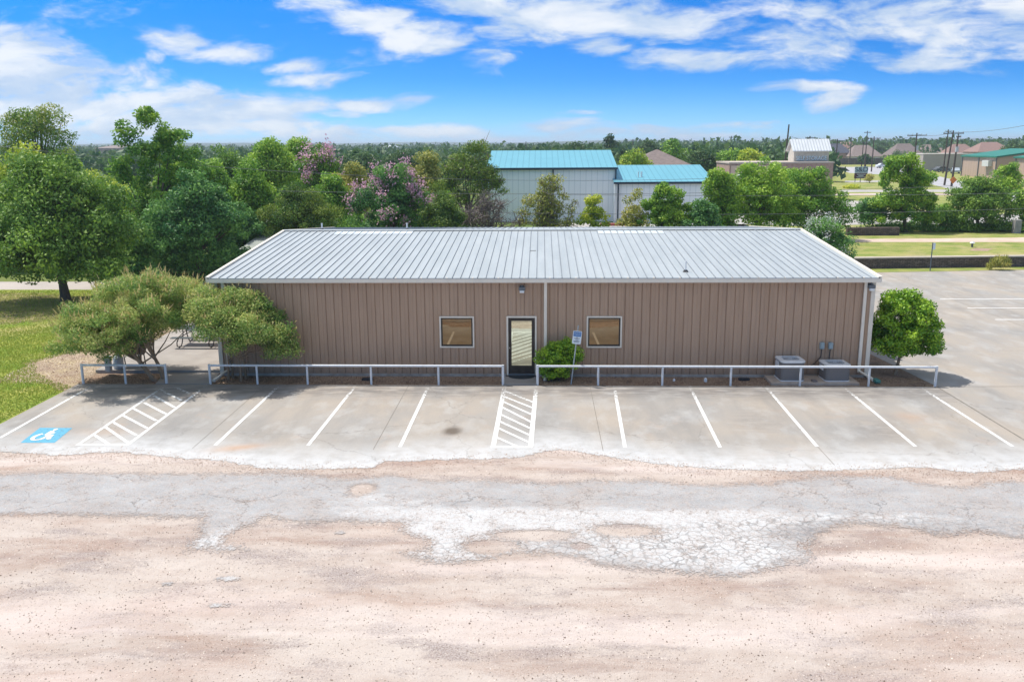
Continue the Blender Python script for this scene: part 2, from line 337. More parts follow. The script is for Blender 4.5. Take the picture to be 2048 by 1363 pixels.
sheet('side_parking_lot', [(13.97, 19.5), (60, 19.5), (60, 62), (33.5, 59.3), (12.1, 56.9), (12.1, 37.0), (13.2, 37.0), (13.97, 30.0)], .006, G_CONC2)
JM = pm('joint_dark', (.13, .12, .10), (.24, .21, .18), 8)
j = MB()
def strip(mb, p, q, wd, z):
    p = Vector((p[0], p[1])); q = Vector((q[0], q[1])); d = (q-p).normalized(); n = Vector((-d.y, d.x))*wd/2
    mb.add([(*(p-n), z), (*(q-n), z), (*(q+n), z), (*(p+n), z)], [(0, 1, 2, 3)])
for X in (-9.95, -4.75, 1.75, 7.85):
    strip(j, (X, 23.2 if X != 7.85 else 22.2), (X, 29.98), .016, .0115)
strip(j, (13.96, 21.6), (13.96, 30.0), .05, .0115)
strip(j, (CX0, 29.93), (CX1, 29.93), .02, .0115)
j.build('joint', JM, lot)
j = MB()
strip(j, (14.0, 30.0), (31, 30.4), .03, .0095); strip(j, (22.5, 31), (22.5, 58), .02, .0095); strip(j, (14, 45), (36, 45), .02, .0095)
jo = j.build('joint', JM); tag(jo, kind='structure'); jo.name = 'side_lot_joint'
def seg_line(mb, a, b, wd, z=.013):
    a = P(*a); b = P(*b); strip(mb, (a.x, a.y), (b.x, b.y), wd, z)
for a, b in (((190,768.5),(0,876)),((560,770),(430,891)),((712,770.5),(616,891)),((858,770.5),(800,894)),((1228,771.5),(1250,894.5)),((1379,772),(1440,894.5)),((1530,772),(1634,893)),((1686,773),(1831,893)),((1838,773),(2025,892.5))):
    mb = MB(); seg_line(mb, a, b, .105); mb.build('parking_stripe', PAINT, lot)
def hatch(lines, wds):
    mb = MB()
    for i, (a, b) in enumerate(lines): seg_line(mb, a, b, wds[i] if isinstance(wds, list) else wds, .013+.0012*(i > 2)+.0003*i)
    return mb.build('hatched_aisle', PAINT, lot)
def c6(x, y): return (x/2.926+700, y/2.926+740)
def cL(x, y): return (x/3.407+80, y/3.407+500)
hatch([(c6(905,95), c6(838,450)), (c6(1090,95), c6(1057,450)), (c6(822,452), c6(1067,452))] + [(c6(*a), c6(*b)) for a, b in (((908,125),(1075,190)),((900,155),(1068,222)),((895,185),(1065,262)),((888,217),(1060,305)),((880,260),(1055,342)),((873,300),(1052,382)),((867,340),(1050,425)),((860,396),(975,447)))], [.14]*3+[.1]*8)
hatch([(cL(868,915), cL(258,1328)), (cL(1142,918), cL(598,1328)), (cL(245,1329), cL(600,1331))] + [(cL(*a), cL(*b)) for a, b in (((370,1260),(470,1325)),((443,1205),(602,1315)),((495,1172),(660,1265)),((562,1125),(730,1215)),((636,1080),(795,1165)),((712,1042),(862,1120)),((770,990),(920,1075)),((825,955),(965,1025)),((890,920),(1020,980)))], [.11]*3+[.1]*9)
# wheelchair emblem
q = [P(80,855.5), P(145,856), P(109,885.5), P(41,885.5)]
bs = MB(); bs.v = [(p.x, p.y, .012) for p in q]; bs.f = [(0, 3, 2, 1)]; bs.build('blue_panel', PBLUE, lot)
c0 = sum(q, Vector())/4; ex = ((q[1]-q[0])+(q[2]-q[3]))/4; ey = ((q[0]-q[3])+(q[1]-q[2]))/4
EX = ex.length; EY = ey.length
sy = MB()
def sp_(u, v): return (c0.x+u*EX, c0.y+v*EY)
arc = [sp_(-.22+.36*math.cos(a), -.22+.42*math.sin(a)) for a in np.linspace(R(115), R(380), 18)]
for a, b in zip(arc[:-1], arc[1:]): strip(sy, a, b, .12, .016)
strip(sy, sp_(-.08, .55), sp_(-.04, -.02), .14, .0163); strip(sy, sp_(-.06, .3), sp_(.25, .3), .1, .0166); strip(sy, sp_(-.04, 0), sp_(.28, 0), .13, .0169)
strip(sy, sp_(.28, .04), sp_(.42, -.5), .12, .0172); strip(sy, sp_(.38, -.5), sp_(.6, -.46), .1, .0175)
hd = [sp_(-.05+.12*math.cos(a), .74+.14*math.sin(a)) for a in np.linspace(0, 2*math.pi, 14)[:-1]]
sy.add([(x, y, .0178) for x, y in hd], [list(range(len(hd)))])
sy.build('wheelchair_symbol', PAINT, lot)
# side-lot stripes
for i, (x, y) in enumerate(((1880, 598), (1935, 616), (1990, 639))):
    a = P(x, y); mb = MB(); strip(mb, (a.x, a.y), (a.x+7.5, a.y+.02), .11, .0105); tag(mb.build('side_lot_stripe', W_STRIPE2), kind='structure')
# chip seal driveway
top = [(-300,947),(0,948),(100,943),(239,945),(478,946),(560,944),(650,950),(700,957),(779,948),(854,959),(973,957),(1093,966),(1178,959),(1290,958),(1400,968),(1535,966),(1636,951),(1771,951),(1872,969),(1957,973),(1974,961),(2048,963),(2350,966)]
bot = [(2350,1080),(2048,1078),(1950,1066),(1872,1072),(1790,1052),(1720,1050),(1670,1058),(1612,1090),(1632,1104),(1616,1122),(1511,1150),(1440,1155),(1332,1145),(1213,1135),(1161,1119),(1076,1107),(1008,1109),(919,1126),(847,1125),(796,1104),(847,1099),(852,1082),(803,1061),(796,1048),(700,1042),(620,1046),(530,1034),(478,1061),(450,1073),(462,1086),(506,1099),(444,1103),(376,1103),(393,1065),(402,1036),(154,1032),(0,1030),(-300,1030)]
def sdist(X, Y, poly):
    n = len(poly); d = np.full(X.shape, 1e9); ins = np.zeros(X.shape, bool)
    for i in range(n):
        ax, ay = poly[i]; bx, by = poly[(i+1) % n]; ex_, ey_ = bx-ax, by-ay
        tt = np.clip(((X-ax)*ex_+(Y-ay)*ey_)/(ex_**2+ey_**2), 0, 1); d = np.minimum(d, np.hypot(X-ax-tt*ex_, Y-ay-tt*ey_))
        c = ((ay > Y) != (by > Y)); ins ^= c & (X < (bx-ax)*(Y-ay)/(by-ay+1e-12)+ax)
    return np.where(ins, d, -d)
apoly = [tuple(P(x, y))[:2] for x, y in top+bot]
def G(X, Y, px, py, rx, ry):       # blob with half sizes given in photo pixels
    c = P(px, py); s_ = c.y/F; e = abs(P(px, py+ry).y-P(px, py-ry).y)/2
    return gauss(X, Y, (c.x, c.y), rx*s_*1.02, max(e, .12))
def asp_attr(X, Y):
    d = sdist(X, Y, apoly)
    for (a, b, rx, ry) in ((983,1093,50,12),(1065,1070,75,9),(1160,1092,18,6),(1249,1060,55,10),(725,978,22,9)):
        d = np.minimum(d, .30-1.0*G(X, Y, a, b, rx, ry))
    for (a, b, rx, ry) in ((335,1167,30,6),(458,1157,42,8),(440,1210,48,7),(680,1065,20,6)):
        d = np.maximum(d, 1.0*G(X, Y, a, b, rx, ry)-.6)
    w_ = .05+.9*G(X,Y,900,1070,190,38)+.9*G(X,Y,1200,1075,330,42)+.8*G(X,Y,1450,1110,160,40)+.8*G(X,Y,450,1085,70,32)+.5*G(X,Y,760,1000,120,24)+.8*G(X,Y,1150,1030,420,14)+.8*G(X,Y,850,1110,120,20)+.7*G(X,Y,440,1185,90,50)+.6*G(X,Y,1480,1040,120,20)+.5*G(X,Y,1800,1035,260,10)
    c = .95*G(X,Y,1400,1100,300,48)+.9*G(X,Y,1050,1095,260,25)+1.*G(X,Y,1750,1055,330,30)+.7*G(X,Y,1000,1115,260,20)+.5*G(X,Y,1200,960,500,12)
    k = 1.*G(X,Y,1680,1062,90,14)+.9*G(X,Y,1870,1070,240,14)+.6*G(X,Y,1120,1090,70,10)+.5*G(X,Y,760,950,60,8)+.4*G(X,Y,1500,962,160,8)
    return dict(d=d-.05, w=np.clip(w_, 0, 1.1), c=np.clip(c, 0, 1), k=np.clip(k, 0, .9))
gridmesh('driveway', -26, 26, 13.6, 23.4, .11, .012, G_ASPH, asp_attr)
# loose stones
def stones(name, n, xr, yr, s0, s1, z, cols, label):
    ico = np.array([(0,0,1),(.9,0,-.3),(-.45,.78,-.3),(-.45,-.78,-.3),(.3,.5,.6),(-.6,0,.5),(.3,-.5,.6)])[:4]
    F4 = np.array([(0,1,2),(0,2,3),(0,3,1)])
    c = np.stack([rs.uniform(*xr, n), rs.uniform(*yr, n)], 1); s = rs.uniform(s0, s1, n)*rs.uniform(.5, 1, n)
    an = rs.uniform(0, 6.28, n); ca, sa = np.cos(an), np.sin(an)
    v = ico[None]*s[:, None, None]*np.array([1, 1, .7]); v = v+rs.normal(0, .18, v.shape)*s[:, None, None]
    x = v[..., 0]*ca[:, None]-v[..., 1]*sa[:, None]+c[:, :1]; y = v[..., 0]*sa[:, None]+v[..., 1]*ca[:, None]+c[:, 1:]; zz = v[..., 2]+z+s[:, None]*.2
    V = np.stack([x, y, zz], -1).reshape(-1, 3); Fc = (F4[None]+(np.arange(n)*4)[:, None, None]).reshape(-1, 3)
    m, t = newmat(name+'_stone'); c_ = t.mix(t.attr('tint'), cols[0], cols[1]); finish(t, c_, .9)
    o = npmesh(name, V, Fc, m, attrs={'tint': np.repeat(rs.rand(n), 4)}); tag(o, label, 'gravel', kind='stuff'); return o
stones('loose_gravel', 48000, (-15, 15), (11, 21.8), .008, .028, .0, ((.15, .11, .09), (.66, .58, .52)), 'loose pebbles scattered over the pinkish gravel yard')
bd = stones('edge_gravel', 9000, (-16, 16), (0, 1), .008, .026, .012, ((.30, .20, .15), (.56, .46, .40)), 'reddish pebbles along the ragged edge of the concrete parking')
# move edge pebbles on to the concrete edge
me = bd.data; co = np.empty(len(me.vertices)*3, np.float32); me.vertices.foreach_get('co', co); co = co.reshape(-1, 4, 3)
cx = co[:, 0, 0]; off = np.interp(cx, fx, fy)+np.random.RandomState(3).normal(-.15, .28, len(cx)); co[:, :, 1] += (off-co[:, :, 1].mean(1))[:, None]
me.vertices.foreach_set('co', co.ravel()); me.update()
# lawn, beds, pads
sheet('lawn', [(-90, 12.0), (-26, 12.0), (-16.9, 21.6), (-16.87, 29.6), (-18.0, 30.4), (-19.3, 31.6), (-20.2, 33.2), (-19.6, 35.0), (-18.2, 38), (-17.2, 41.8), (-14, 43.5), (-12.2, 45), (-12.2, 51.2), (-90, 51.2)], .003, G_GRASS)
bedp = [(-16.9, 29.45), (-16.9, 45), (-14, 43.9), (-17.4, 42.2), (-18.5, 38), (-19.9, 35.2), (-20.6, 33.2), (-19.7, 31.5), (-18.2, 30.2)]
bedp = [(-12.0, 45.4), (-14, 44.0), (-17.4, 42.3), (-18.5, 38), (-19.9, 35.2), (-20.6, 33.2), (-19.7, 31.5), (-18.2, 30.2), (-16.86, 29.2), (-16.86, 46), (-12, 46)]
bedp = [(-16.5, 29.0), (-17.0, 29.3), (-18.2, 30.2), (-19.7, 31.5), (-20.6, 33.2), (-19.9, 35.2), (-18.5, 38), (-17.4, 42.3), (-14, 44.0), (-11, 45.4), (-11, 29.0)]
def mat_straw():
    m, t = newmat('straw_mulch'); p = t.pos()
    c = t.mix(t.rng(t.noise(p, 24, 4, .8), .4, .62), (.26, .17, .115), (.52, .42, .32)); c = t.mix(t.rng(t.noise(p, 1.1, 5, .65), .42, .62), c, (.50, .40, .25)); c = t.mix(t.rng(t.noise(p, 33, 3, .8), .6, .68, 0, .8), c, (.12, .08, .06))
    finish(t, c, .95, 0, .1, t.noise(p, 28, 4, .8), .9, .05, alpha=t.rng(ragged(t, p, 1.0), 0, .08)); return m
gridmesh('straw_bed', -21.6, -16.88, 29.0, 45.4, .15, .006, mat_straw(), lambda X, Y: dict(d=sdist(X, Y, bedp)+.1))
sheet('mulch_bed', [(-16.87, 29.6), (-16.85, 30.0), (13.96, 30.0), (13.2, 37.2), (12.0, 37.2), (-12.1, 45), (-14, 43.5), (-17.2, 41.8), (-18.2, 38), (-19.6, 35.0), (-20.2, 33.2), (-19.3, 31.6), (-18.0, 30.4)], .001, G_MULCH)
sheet('dry_lane', [(-90, 51.2), (-12, 51.2), (-10, 54.5), (-90, 54.0)], .004, pm('lane', (.38, .34, .31), (.44, .39, .35), .5, .9))
litp = [(-60, 38.5), (-34, 39.2), (-27, 40.2), (-23.5, 42.0), (-23, 45), (-25, 48.5), (-30, 50.2), (-60, 50.6)]
def mat_litter():
    m, t = newmat('litter'); p = t.pos(); c = t.mix(t.rng(t.noise(p, 1.1, 5, .65), .38, .6), (.20, .15, .10), (.40, .35, .15)); c = t.mix(t.rng(t.noise(p, 20, 4, .8), .5, .65, 0, .5), c, (.14, .12, .07))
    finish(t, c, .95, 0, .1, t.noise(p, 20, 4, .7), .6, .05, alpha=t.rng(ragged(t, p, 3.0), 0, .3)); return m
gridmesh('leaf_litter', -48, -22, 38, 51, .3, .0055, mat_litter(), lambda X, Y: dict(d=sdist(X, Y, litp)-.2))
# lawn blades
def blades(name, n, region, h, label, cols, z=0.0, wd=.018):
    pts = []
    while len(pts) < n:
        q = np.stack([rs.uniform(region[0], region[1], n), rs.uniform(region[2], region[3], n)], 1)
        pts += list(q[region[4](q[:, 0], q[:, 1])])
    c = np.array(pts[:n]); hh = rs.uniform(.4, 1, n)*h; an = rs.uniform(0, 6.28, n)
    dx = np.cos(an)*wd; dy = np.sin(an)*wd; lx = rs.normal(0, .4, n)*hh; ly = rs.normal(0, .4, n)*hh
    V = np.stack([np.stack([c[:, 0]-dx, c[:, 1]-dy, np.full(n, z)], 1), np.stack([c[:, 0]+dx, c[:, 1]+dy, np.full(n, z)], 1), np.stack([c[:, 0]+lx, c[:, 1]+ly, hh+z], 1)], 1).reshape(-1, 3)
    m, t = newmat(name+'_blade'); cc = t.mix(t.attr('tint'), cols[0], cols[1]); finish(t, cc, .7, trans=(cc, .35))
    o = npmesh(name, V, np.arange(3*n).reshape(-1, 3), m, attrs={'tint': np.repeat(rs.rand(n), 3)}); return tag(o, label, 'grass', kind='stuff')
lawn_poly = [(-60, 12.0), (-26, 12.0), (-17.0, 21.6), (-16.95, 29.6), (-18.1, 30.4), (-19.4, 31.6), (-20.3, 33.2), (-19.7, 35.0), (-18.3, 38), (-17.3, 41.8), (-14, 43.5), (-12.2, 45), (-12.2, 51), (-60, 51)]
blades('lawn_blades', 110000, (-38, -12.5, 21, 51, lambda X, Y: (sdist(X, Y, lawn_poly) > -.05) & (X > -.62*Y-2.5) & ((Y < 39.5+.8*np.sin(X*1.3)) | (X > -22.5) | (np.random.RandomState(1).rand(len(X)) < .5))), .07, 'short green grass blades on the lawn left of the parking', ((.20, .33, .04), (.46, .46, .09)))
# mulch chips
stones('straw_debris', 5000, (-20.3, -16.9), (30.2, 36), .012, .05, .005, ((.14, .08, .05), (.62, .52, .40)), 'pale twigs and debris over the bed left of the patio')
stones('mulch_chips', 16000, (-20, 13.8), (30.02, 31.2), .012, .04, .0, ((.12, .06, .035), (.5, .36, .24)), 'brown wood chips in the planting bed along the wall')
# ---------------------------------------------------------------- main building
ALM = pm('almond_trim', (.84, .76, .64), (.76, .69, .58), 2, .45)
def mat_siding():
    m, t = newmat('tan_siding'); p = t.pos()
    c = t.mix(t.rng(t.noise(t.scale(p, 2, 1, .35), 1.4, 5, .6), .35, .65), (0.436, 0.305, 0.224), (0.488, 0.348, 0.260))
    c = t.mix(t.rng(t.noise(t.scale(p, 6, 1, .6), 1.5, 5, .7), .56, .75, 0, .35), c, (0.338, 0.254, 0.202))
    c = t.mix(1.0, c, (.96, .91, .83), 'MULTIPLY'); sz = t.node('ShaderNodeSeparateXYZ'); t.l.new(p, sz.inputs[0])
    dirt = t.rng(t.math('ADD', sz.outputs[2], t.math('MULTIPLY', t.noise(t.scale(p, 3, 1, .6), 1.2, 5, .7), .7)), .45, .85, .6, 0)
    c = t.mix(dirt, c, (.22, .155, .115)); strk = t.noise(t.scale(p, 5, 1, .12), 1.3, 4, .6); c = t.mix(t.rng(strk, .56, .72, 0, .35), c, (.30, .215, .16))
    finish(t, c, .55, 0, .4, t.noise(p, 60, 2), .05, .004); return m
SID = mat_siding()
def mat_roof():
    m, t = newmat('galvanised_roof'); p = t.pos()
    c = t.mix(t.rng(t.noise(t.scale(p, 1.6, .25, 1), 1.2, 5, .6), .35, .65), (0.330, 0.345, 0.351), (0.384, 0.396, 0.399))
    c = t.mix(t.rng(t.noise(t.scale(p, 3.3, .12, 1), 1, 4, .6), .55, .72, 0, .4), c, (0.282, 0.300, 0.309))
    c = t.mix(t.rng(t.noise(p, 20, 4, .8), .55, .75, 0, .25), c, (0.432, 0.438, 0.444))
    c = t.mix(1.0, c, (1.04, 1.09, 1.12), 'MULTIPLY'); finish(t, c, .5, .0, .5, t.noise(t.scale(p, 1, .4, 1), 3, 3), .08, .01); return m
ROOF = mat_roof()
SEAM = pm('roof_seam', (.30, .32, .34), (.24, .255, .27), 3, .5, .2)
WX0, WX1, WY, BY = -12.03, 11.97, 31.25, 50.6
ZE, ZR, YR = 3.70, 4.47, 40.9
b = thing('metal_building', 'long low tan metal-sided building with pale grey ribbed roof', 'building', (0, WY, 0))
def L(y): return y-WY
# openings in front wall (x0,x1,z0,z1)
OPS = [(-3.73, -2.47, 1.11, 2.27), (1.68, 2.95, 1.12, 2.28), (-1.26, -.17, .05, 2.28)]
mb = MB()
xs = set([WX0, WX1]); prof = {}
x = WX0+.15
brk = [(WX0, 0)]
while x < WX1-.1:
    brk += [(x-.022, 0), (x-.012, .03), (x+.012, .03), (x+.022, 0), (x+.15, 0), (x+.158, -.008), (x+.166, 0)]; x += .3048
brk.append((WX1, 0)); brk.sort()
bx = np.array([q[0] for q in brk]); bd_ = np.array([q[1] for q in brk])
allx = sorted(set(list(bx)+[v for o_ in OPS for v in o_[:2]]))
def dep(x): return float(np.interp(x, bx, bd_))
for a, c in zip(allx[:-1], allx[1:]):
    if c-a < 1e-5: continue
    mid = (a+c)/2; zs = [(.0, ZE-.02)]
    for (o0, o1, z0, z1) in OPS:
        if o0 < mid < o1: zs = [(.0, z0), (z1, ZE-.02)]
    for z0, z1 in zs:
        if z1-z0 > .06 or z0 > 0: mb.add([(a, dep(a), z0), (c, dep(c), z0), (c, dep(c), z1), (a, dep(a), z1)], [(0, 1, 2, 3)])
wall = mb.build('wall', SID, b)
mb = MB()   # side and rear walls
for X in (WX0, WX1):
    mb.add([(X, .04, 0), (X, L(BY), 0), (X, L(BY), ZE-.02), (X, L(YR), ZR-.03), (X, .04, ZE-.02)], [(0, 1, 2, 3, 4)])
mb.add([(WX0, L(BY), 0), (WX1, L(BY), 0), (WX1, L(BY), ZE-.02), (WX0, L(BY), ZE-.02)], [(0, 1, 2, 3)])
mb.build('wall', SID, b)
mb = MB().box(WX0+.02, -1.3, -.035, .03, 0.0, .10).box(-.13, WX1-.02, -.035, .03, 0.0, .10); mb.build('base_flashing', pm('base_flash', (.42, .39, .35), (.3, .26, .22), 3), b)
# roof
RX0, RX1 = -12.17, 12.05; YF, YB = L(31.0), L(50.85)
def rz(y):     # roof height at local y
    yr = L(YR); return ZE+.03+(ZR-ZE)*(1-abs(y-yr)/(yr-YF))
mb = MB(); yr = L(YR); th = .04
mb.ext([(YF, rz(YF)), (yr, rz(yr)), (YB, rz(YB)), (YB, rz(YB)-th), (yr, rz(yr)-th), (YF, rz(YF)-th)], RX0, RX1)
roof = mb.build('roof', ROOF, b)
mb = MB(); x = RX0+.12; i = 0
while x < RX1:
    for y0, y1 in ((YF, yr-.11), (yr+.11, YB)):
        w0, w1 = .014, .006; h = .03
        vs = []
        for y in (y0, y1):
            z = rz(y)+.001; vs += [(x-w0, y, z), (x-w1, y, z+h), (x+w1, y, z+h), (x+w0, y, z)]
        mb.add(vs, [(0, 1, 5, 4), (1, 2, 6, 5), (2, 3, 7, 6), (0, 3, 2, 1), (4, 5, 6, 7)])
    x += .3048
mb.build('seam', SEAM, roof)
mb = MB(); z = rz(yr)
mb.ext([(yr-.17, rz(yr-.17)+.045), (yr, z+.062), (yr+.17, rz(yr+.17)+.045), (yr+.17, rz(yr+.17)+.038), (yr, z+.05), (yr-.17, rz(yr-.17)+.038)], RX0, RX1); mb.build('ridge_cap', ROOF, roof)
PAN = pm('skylight_panel', (.60, .66, .70), (.72, .77, .80), 3, .35)
for px0, px1, py0, py1, n in ((1195, 1328, 461.5, 468, 10), (670, 826, 462, 468, 1)):
    X0 = PY(px0, 465, 40.4).x; X1 = PY(px1, 465, 40.4).x; mb = MB()
    for i in range(n):
        a = X0+(X1-X0)*i/n+.02; c = X0+(X1-X0)*(i+1)/n-.02; y0, y1 = yr-.95, yr-.2
        mb.add([(a, y0, rz(y0)+.012), (c, y0, rz(y0)+.012), (c, y1, rz(y1)+.012), (a, y1, rz(y1)+.012)], [(0, 1, 2, 3)])
    mb.build('roof_patch', PAN, roof)
# rake trims, gutter
for X0, X1 in ((RX0-.06, RX0+.06), (RX1-.06, RX1+.06)):
    mb = MB(); mb.ext([(YF, rz(YF)+.05), (yr, rz(yr)+.05), (YB, rz(YB)+.05), (YB, rz(YB)-.14), (yr, rz(yr)-.14), (YF, rz(YF)-.14)], X0, X1); mb.build('rake_trim', ALM, b)
mb = MB(); g0 = YF+.02
mb.ext([(g0+.14, rz(YF)-.045), (g0-.0, rz(YF)-.02), (g0-.02, rz(YF)-.03), (g0-.03, rz(YF)-.17), (g0+.14, rz(YF)-.17)], RX0-.05, RX1+.05); x = RX0+.4
GCL = pm('gutter_clip', (.8, .8, .8), None)
while x < RX1: mb.box(x-.03, x+.03, g0-.03, g0+.05, rz(YF)-.015, rz(YF)+.012); x += .93
mb.build('gutter', ALM, b)
mb = MB().box(WX0, WX1, -.02, .0+.06, ZE-.16, ZE-.10); mb.build('soffit_trim', ALM, b)
# corner trims
for X0, X1 in ((WX0-.03, WX0+.12), (WX1-.12, WX1+.03)):
    MB().box(X0, X1, -.035, .12, .0, ZE-.12).build('corner_trim', ALM, b, .004)
# downspouts
def spout(X, kick):
    ds = MB().box(X-.055, X+.055, -.125, -.045, .22, ZE-.12)
    o = ds.build('downspout', ALM, b, .01)
    k = MB(); k.add([(X-.05, -.125, .30), (X+.05, -.125, .30), (X+.05, -.045, .26), (X-.05, -.045, .26), (X-.05+kick[0], kick[1], .04), (X+.05+kick[0], kick[1], .04), (X+.05+kick[0], kick[1], .13), (X-.05+kick[0], kick[1], .13)],
        [(0, 1, 6, 7), (3, 4, 5, 2), (0, 7, 4, 3), (1, 2, 5, 6), (4, 7, 6, 5), (0, 3, 2, 1)]); k.build('elbow', ALM, o, .008); return o
spout(-11.68, (-.25, -1.05)); spout(.16, (-.02, -.75)); ro = spout(11.62, (.35, -.7))
MB().box(11.93, 12.12, -.95, -.62, .04, .15).build('drain_adapter', pm('green_plastic', (.05, .16, .13), (.1, .3, .25), 8), ro, .02)
# windows
DK = pm('bronze_frame', (.028, .02, .015), (.045, .034, .026), 6, .4)
def mirror(name, c, r=.02):
    m, t = newmat(name); p = t.pos(); finish(t, c, r, 1.0, .5, t.noise(p, .9, 2), .012, .02); return m
GLW = mirror('tinted_glass', (.215, .16, .10)); GLD = mirror('clear_door_glass', (.60, .63, .50))
def frame(mb, x0, x1, z0, z1, w_, y0, y1):
    mb.box(x0, x1, y0, y1, z0, z0+w_); mb.box(x0, x1, y0, y1, z1-w_, z1); mb.box(x0, x0+w_, y0, y1, z0+w_, z1-w_); mb.box(x1-w_, x1, y0, y1, z0+w_, z1-w_)
for (x0, x1, z0, z1) in OPS[:2]:
    wn = MB(); frame(wn, x0-.01, x1+.01, z0-.01, z1+.01, .055, -.045, .03); wo = wn.build('window', ALM, b, .004)
    f2 = MB(); frame(f2, x0+.045, x1-.045, z0+.045, z1-.045, .05, -.02, .05); f2.build('frame', DK, wo)
    MB().box(x0+.09, x1-.09, .02, .03, z0+.09, z1-.09).build('pane', GLW, wo)
x0, x1, z0, z1 = OPS[2]
wn = MB(); wn.box(x0-.01, x0+.055, -.05, .05, .06, z1-.05).box(x1-.055, x1+.01, -.05, .05, .06, z1-.05).box(x0-.01, x1+.01, -.05, .05, z1-.05, z1+.01); wn.build('door_trim', ALM, b, .004)
dn = MB(); a, c = x0+.065, x1-.065
dn.box(a, a+.11, -.02, .04, .12, z1-.06).box(c-.11, c, -.02, .04, .12, z1-.06).box(a+.11, c-.11, -.02, .04, z1-.17, z1-.06).box(a+.11, c-.11, -.02, .04, .12, .42)
do = dn.build('door', DK, b, .004)
MB().box(a+.11, c-.11, .0, .012, .42, z1-.17).build('glass', GLD, do)
STEEL = pm('brushed_steel', (.5, .5, .5), None, rough=.3, metal=.9)
h = MB().tube([(a+.07, -.03, .95), (a+.07, -.09, .97), (a+.07, -.09, 1.25), (a+.07, -.03, 1.27)], .013); h.build('handle', DK, do)
MB().tube([(a+.045, -.03, 1.1), (a+.045, -.05, 1.1)], .025, 12).build('lock', STEEL, do)
MB().box(a, c, -.06, .04, .06, .12).build('threshold', STEEL, do)
# wall lights
LG = pm('lamp_grey', (.11, .125, .14), (.16, .17, .18), 9, .5); LL = pm('lamp_lens', (.72, .74, .74), None, rough=.25)
for X, Z in ((-.69, 3.33), (11.80, 3.40)):
    m_ = MB(); m_.box(X-.08, X+.08, -.1, 0.0, Z-.05, Z+.09); m_.box(X-.12, X+.12, -.24, -.08, Z-.06, Z+.06)
    m_.box(X-.02, X+.02, -.2, -.1, Z+.04, Z+.13); lo = m_.build('wall_light', LG, b, .02)
    MB().box(X-.085, X+.085, -.26, -.12, Z-.15, Z-.06).build('lens', LL, lo, .02)
# disconnect boxes + conduit
EB = pm('electrical_grey', (.34, .42, .44), (.28, .35, .37), 6, .5)
for X, pth in ((10.23, [(10.23, -.07, 1.1), (10.22, -.07, .8), (10.0, -.1, .55), (9.75, -.25, .45)]), (10.54, [(10.54, -.07, 1.1), (10.52, -.08, .7), (10.5, -.12, .35), (10.6, -.3, .25)])):
    eo = MB().box(X-.075, X+.075, -.14, -.0, 1.1, 1.33).build('disconnect_box', EB, b, .01)
    MB().box(X-.05, X+.05, -.155, -.139, 1.14, 1.29).build('cover', EB, eo, .005)
    MB().tube(pth, .018, 8).build('conduit', pm('conduit', (.07, .06, .055), None), eo)
# roof pipes
VP = pm('vent_white', (.8, .8, .8), (.7, .7, .7), 5); RB = pm('rubber_boot', (.03, .03, .035), None)
for px, Y, hh in ((644, 43.5, .33), (814, 43.5, .33), (1371, 32.0, .42)):
    q = PY(px, 455 if Y > 40 else 548, Y); z = rz(L(Y))
    po = MB().tube([(q.x, L(Y), z), (q.x, L(Y), z+hh)], .04 if Y > 40 else .025, 12).build('vent_pipe', VP, b)
    MB().tube([(q.x, L(Y), z), (q.x, L(Y), z+.07)], [.11, .06], 12).build('boot', RB, po)
MB().box(PY(1071, 503, 36.0).x-.22, PY(1071, 503, 36.0).x+.02, L(36.0)-.03, L(36.0)+.03, rz(L(36))+.002, rz(L(36))+.012).build('roof_mark', RB, roof)
# side awning over the right-hand door
ao = MB().add([(12.05, L(34.6), 3.0), (13.05, L(34.6), 2.82), (13.05, L(38.2), 2.82), (12.05, L(38.2), 3.0), (12.05, L(34.6), 2.9), (13.05, L(34.6), 2.68), (13.05, L(38.2), 2.68), (12.05, L(38.2), 2.9)],
     [(0, 1, 2, 3), (4, 7, 6, 5), (0, 4, 5, 1), (1, 5, 6, 2), (2, 6, 7, 3), (0, 3, 7, 4)]).build('awning', ALM, b)
MB().box(12.9, 13.0, L(34.7), L(34.8), 0, 2.7).build('post', ALM, ao); MB().box(12.9, 13.0, L(38.0), L(38.1), 0, 2.7).build('post', ALM, ao)
mb = MB()
for k in range(12): mb.box(12.1, 13.06, L(34.75)+k*.3, L(34.75)+k*.3+.03, 2.99-.0, 3.02)
# ---------------------------------------------------------------- pads and walks
CONC3 = pm('plain_concrete', (.29, .26, .235), (.35, .32, .29), 1.2, .9, bscale=30, bstr=.1)
pad = tag(MB().box(-17.0, -12.1, 31.55, 42.0, -.02, .13).build('patio_slab', CONC3, None, .015), kind='structure')
j = MB(); strip(j, (-17, 36.6), (-12.1, 36.6), .025, .134); j.build('joint', JM, pad)
tag(MB().prism([(-14.0, 30.01), (-12.0, 30.01), (-12.2, 31.55), (-14.3, 31.55)], -.02, .03).build('patio_walk', CONC3), kind='structure')
tag(MB().prism([(-1.35, 30.01), (-.15, 30.01), (-.15, 31.1), (-1.35, 31.1)], -.02, .045).build('door_walk', CONC3, None, .008), kind='structure')
# door mat
mt = MB(); xm = -.715; pts = [(xm+.5*math.cos(a), 31.12+.02-.42*math.sin(a)) for a in np.linspace(0, math.pi, 24)]
mt.prism(pts, .047, .062); tag(mt.build('door_mat', pm('mat_rubber', (.018, .024, .032), (.035, .042, .05), 30, .9, bscale=60, bstr=.5)), 'dark half-round rubber mat in front of the glass door', 'door mat')
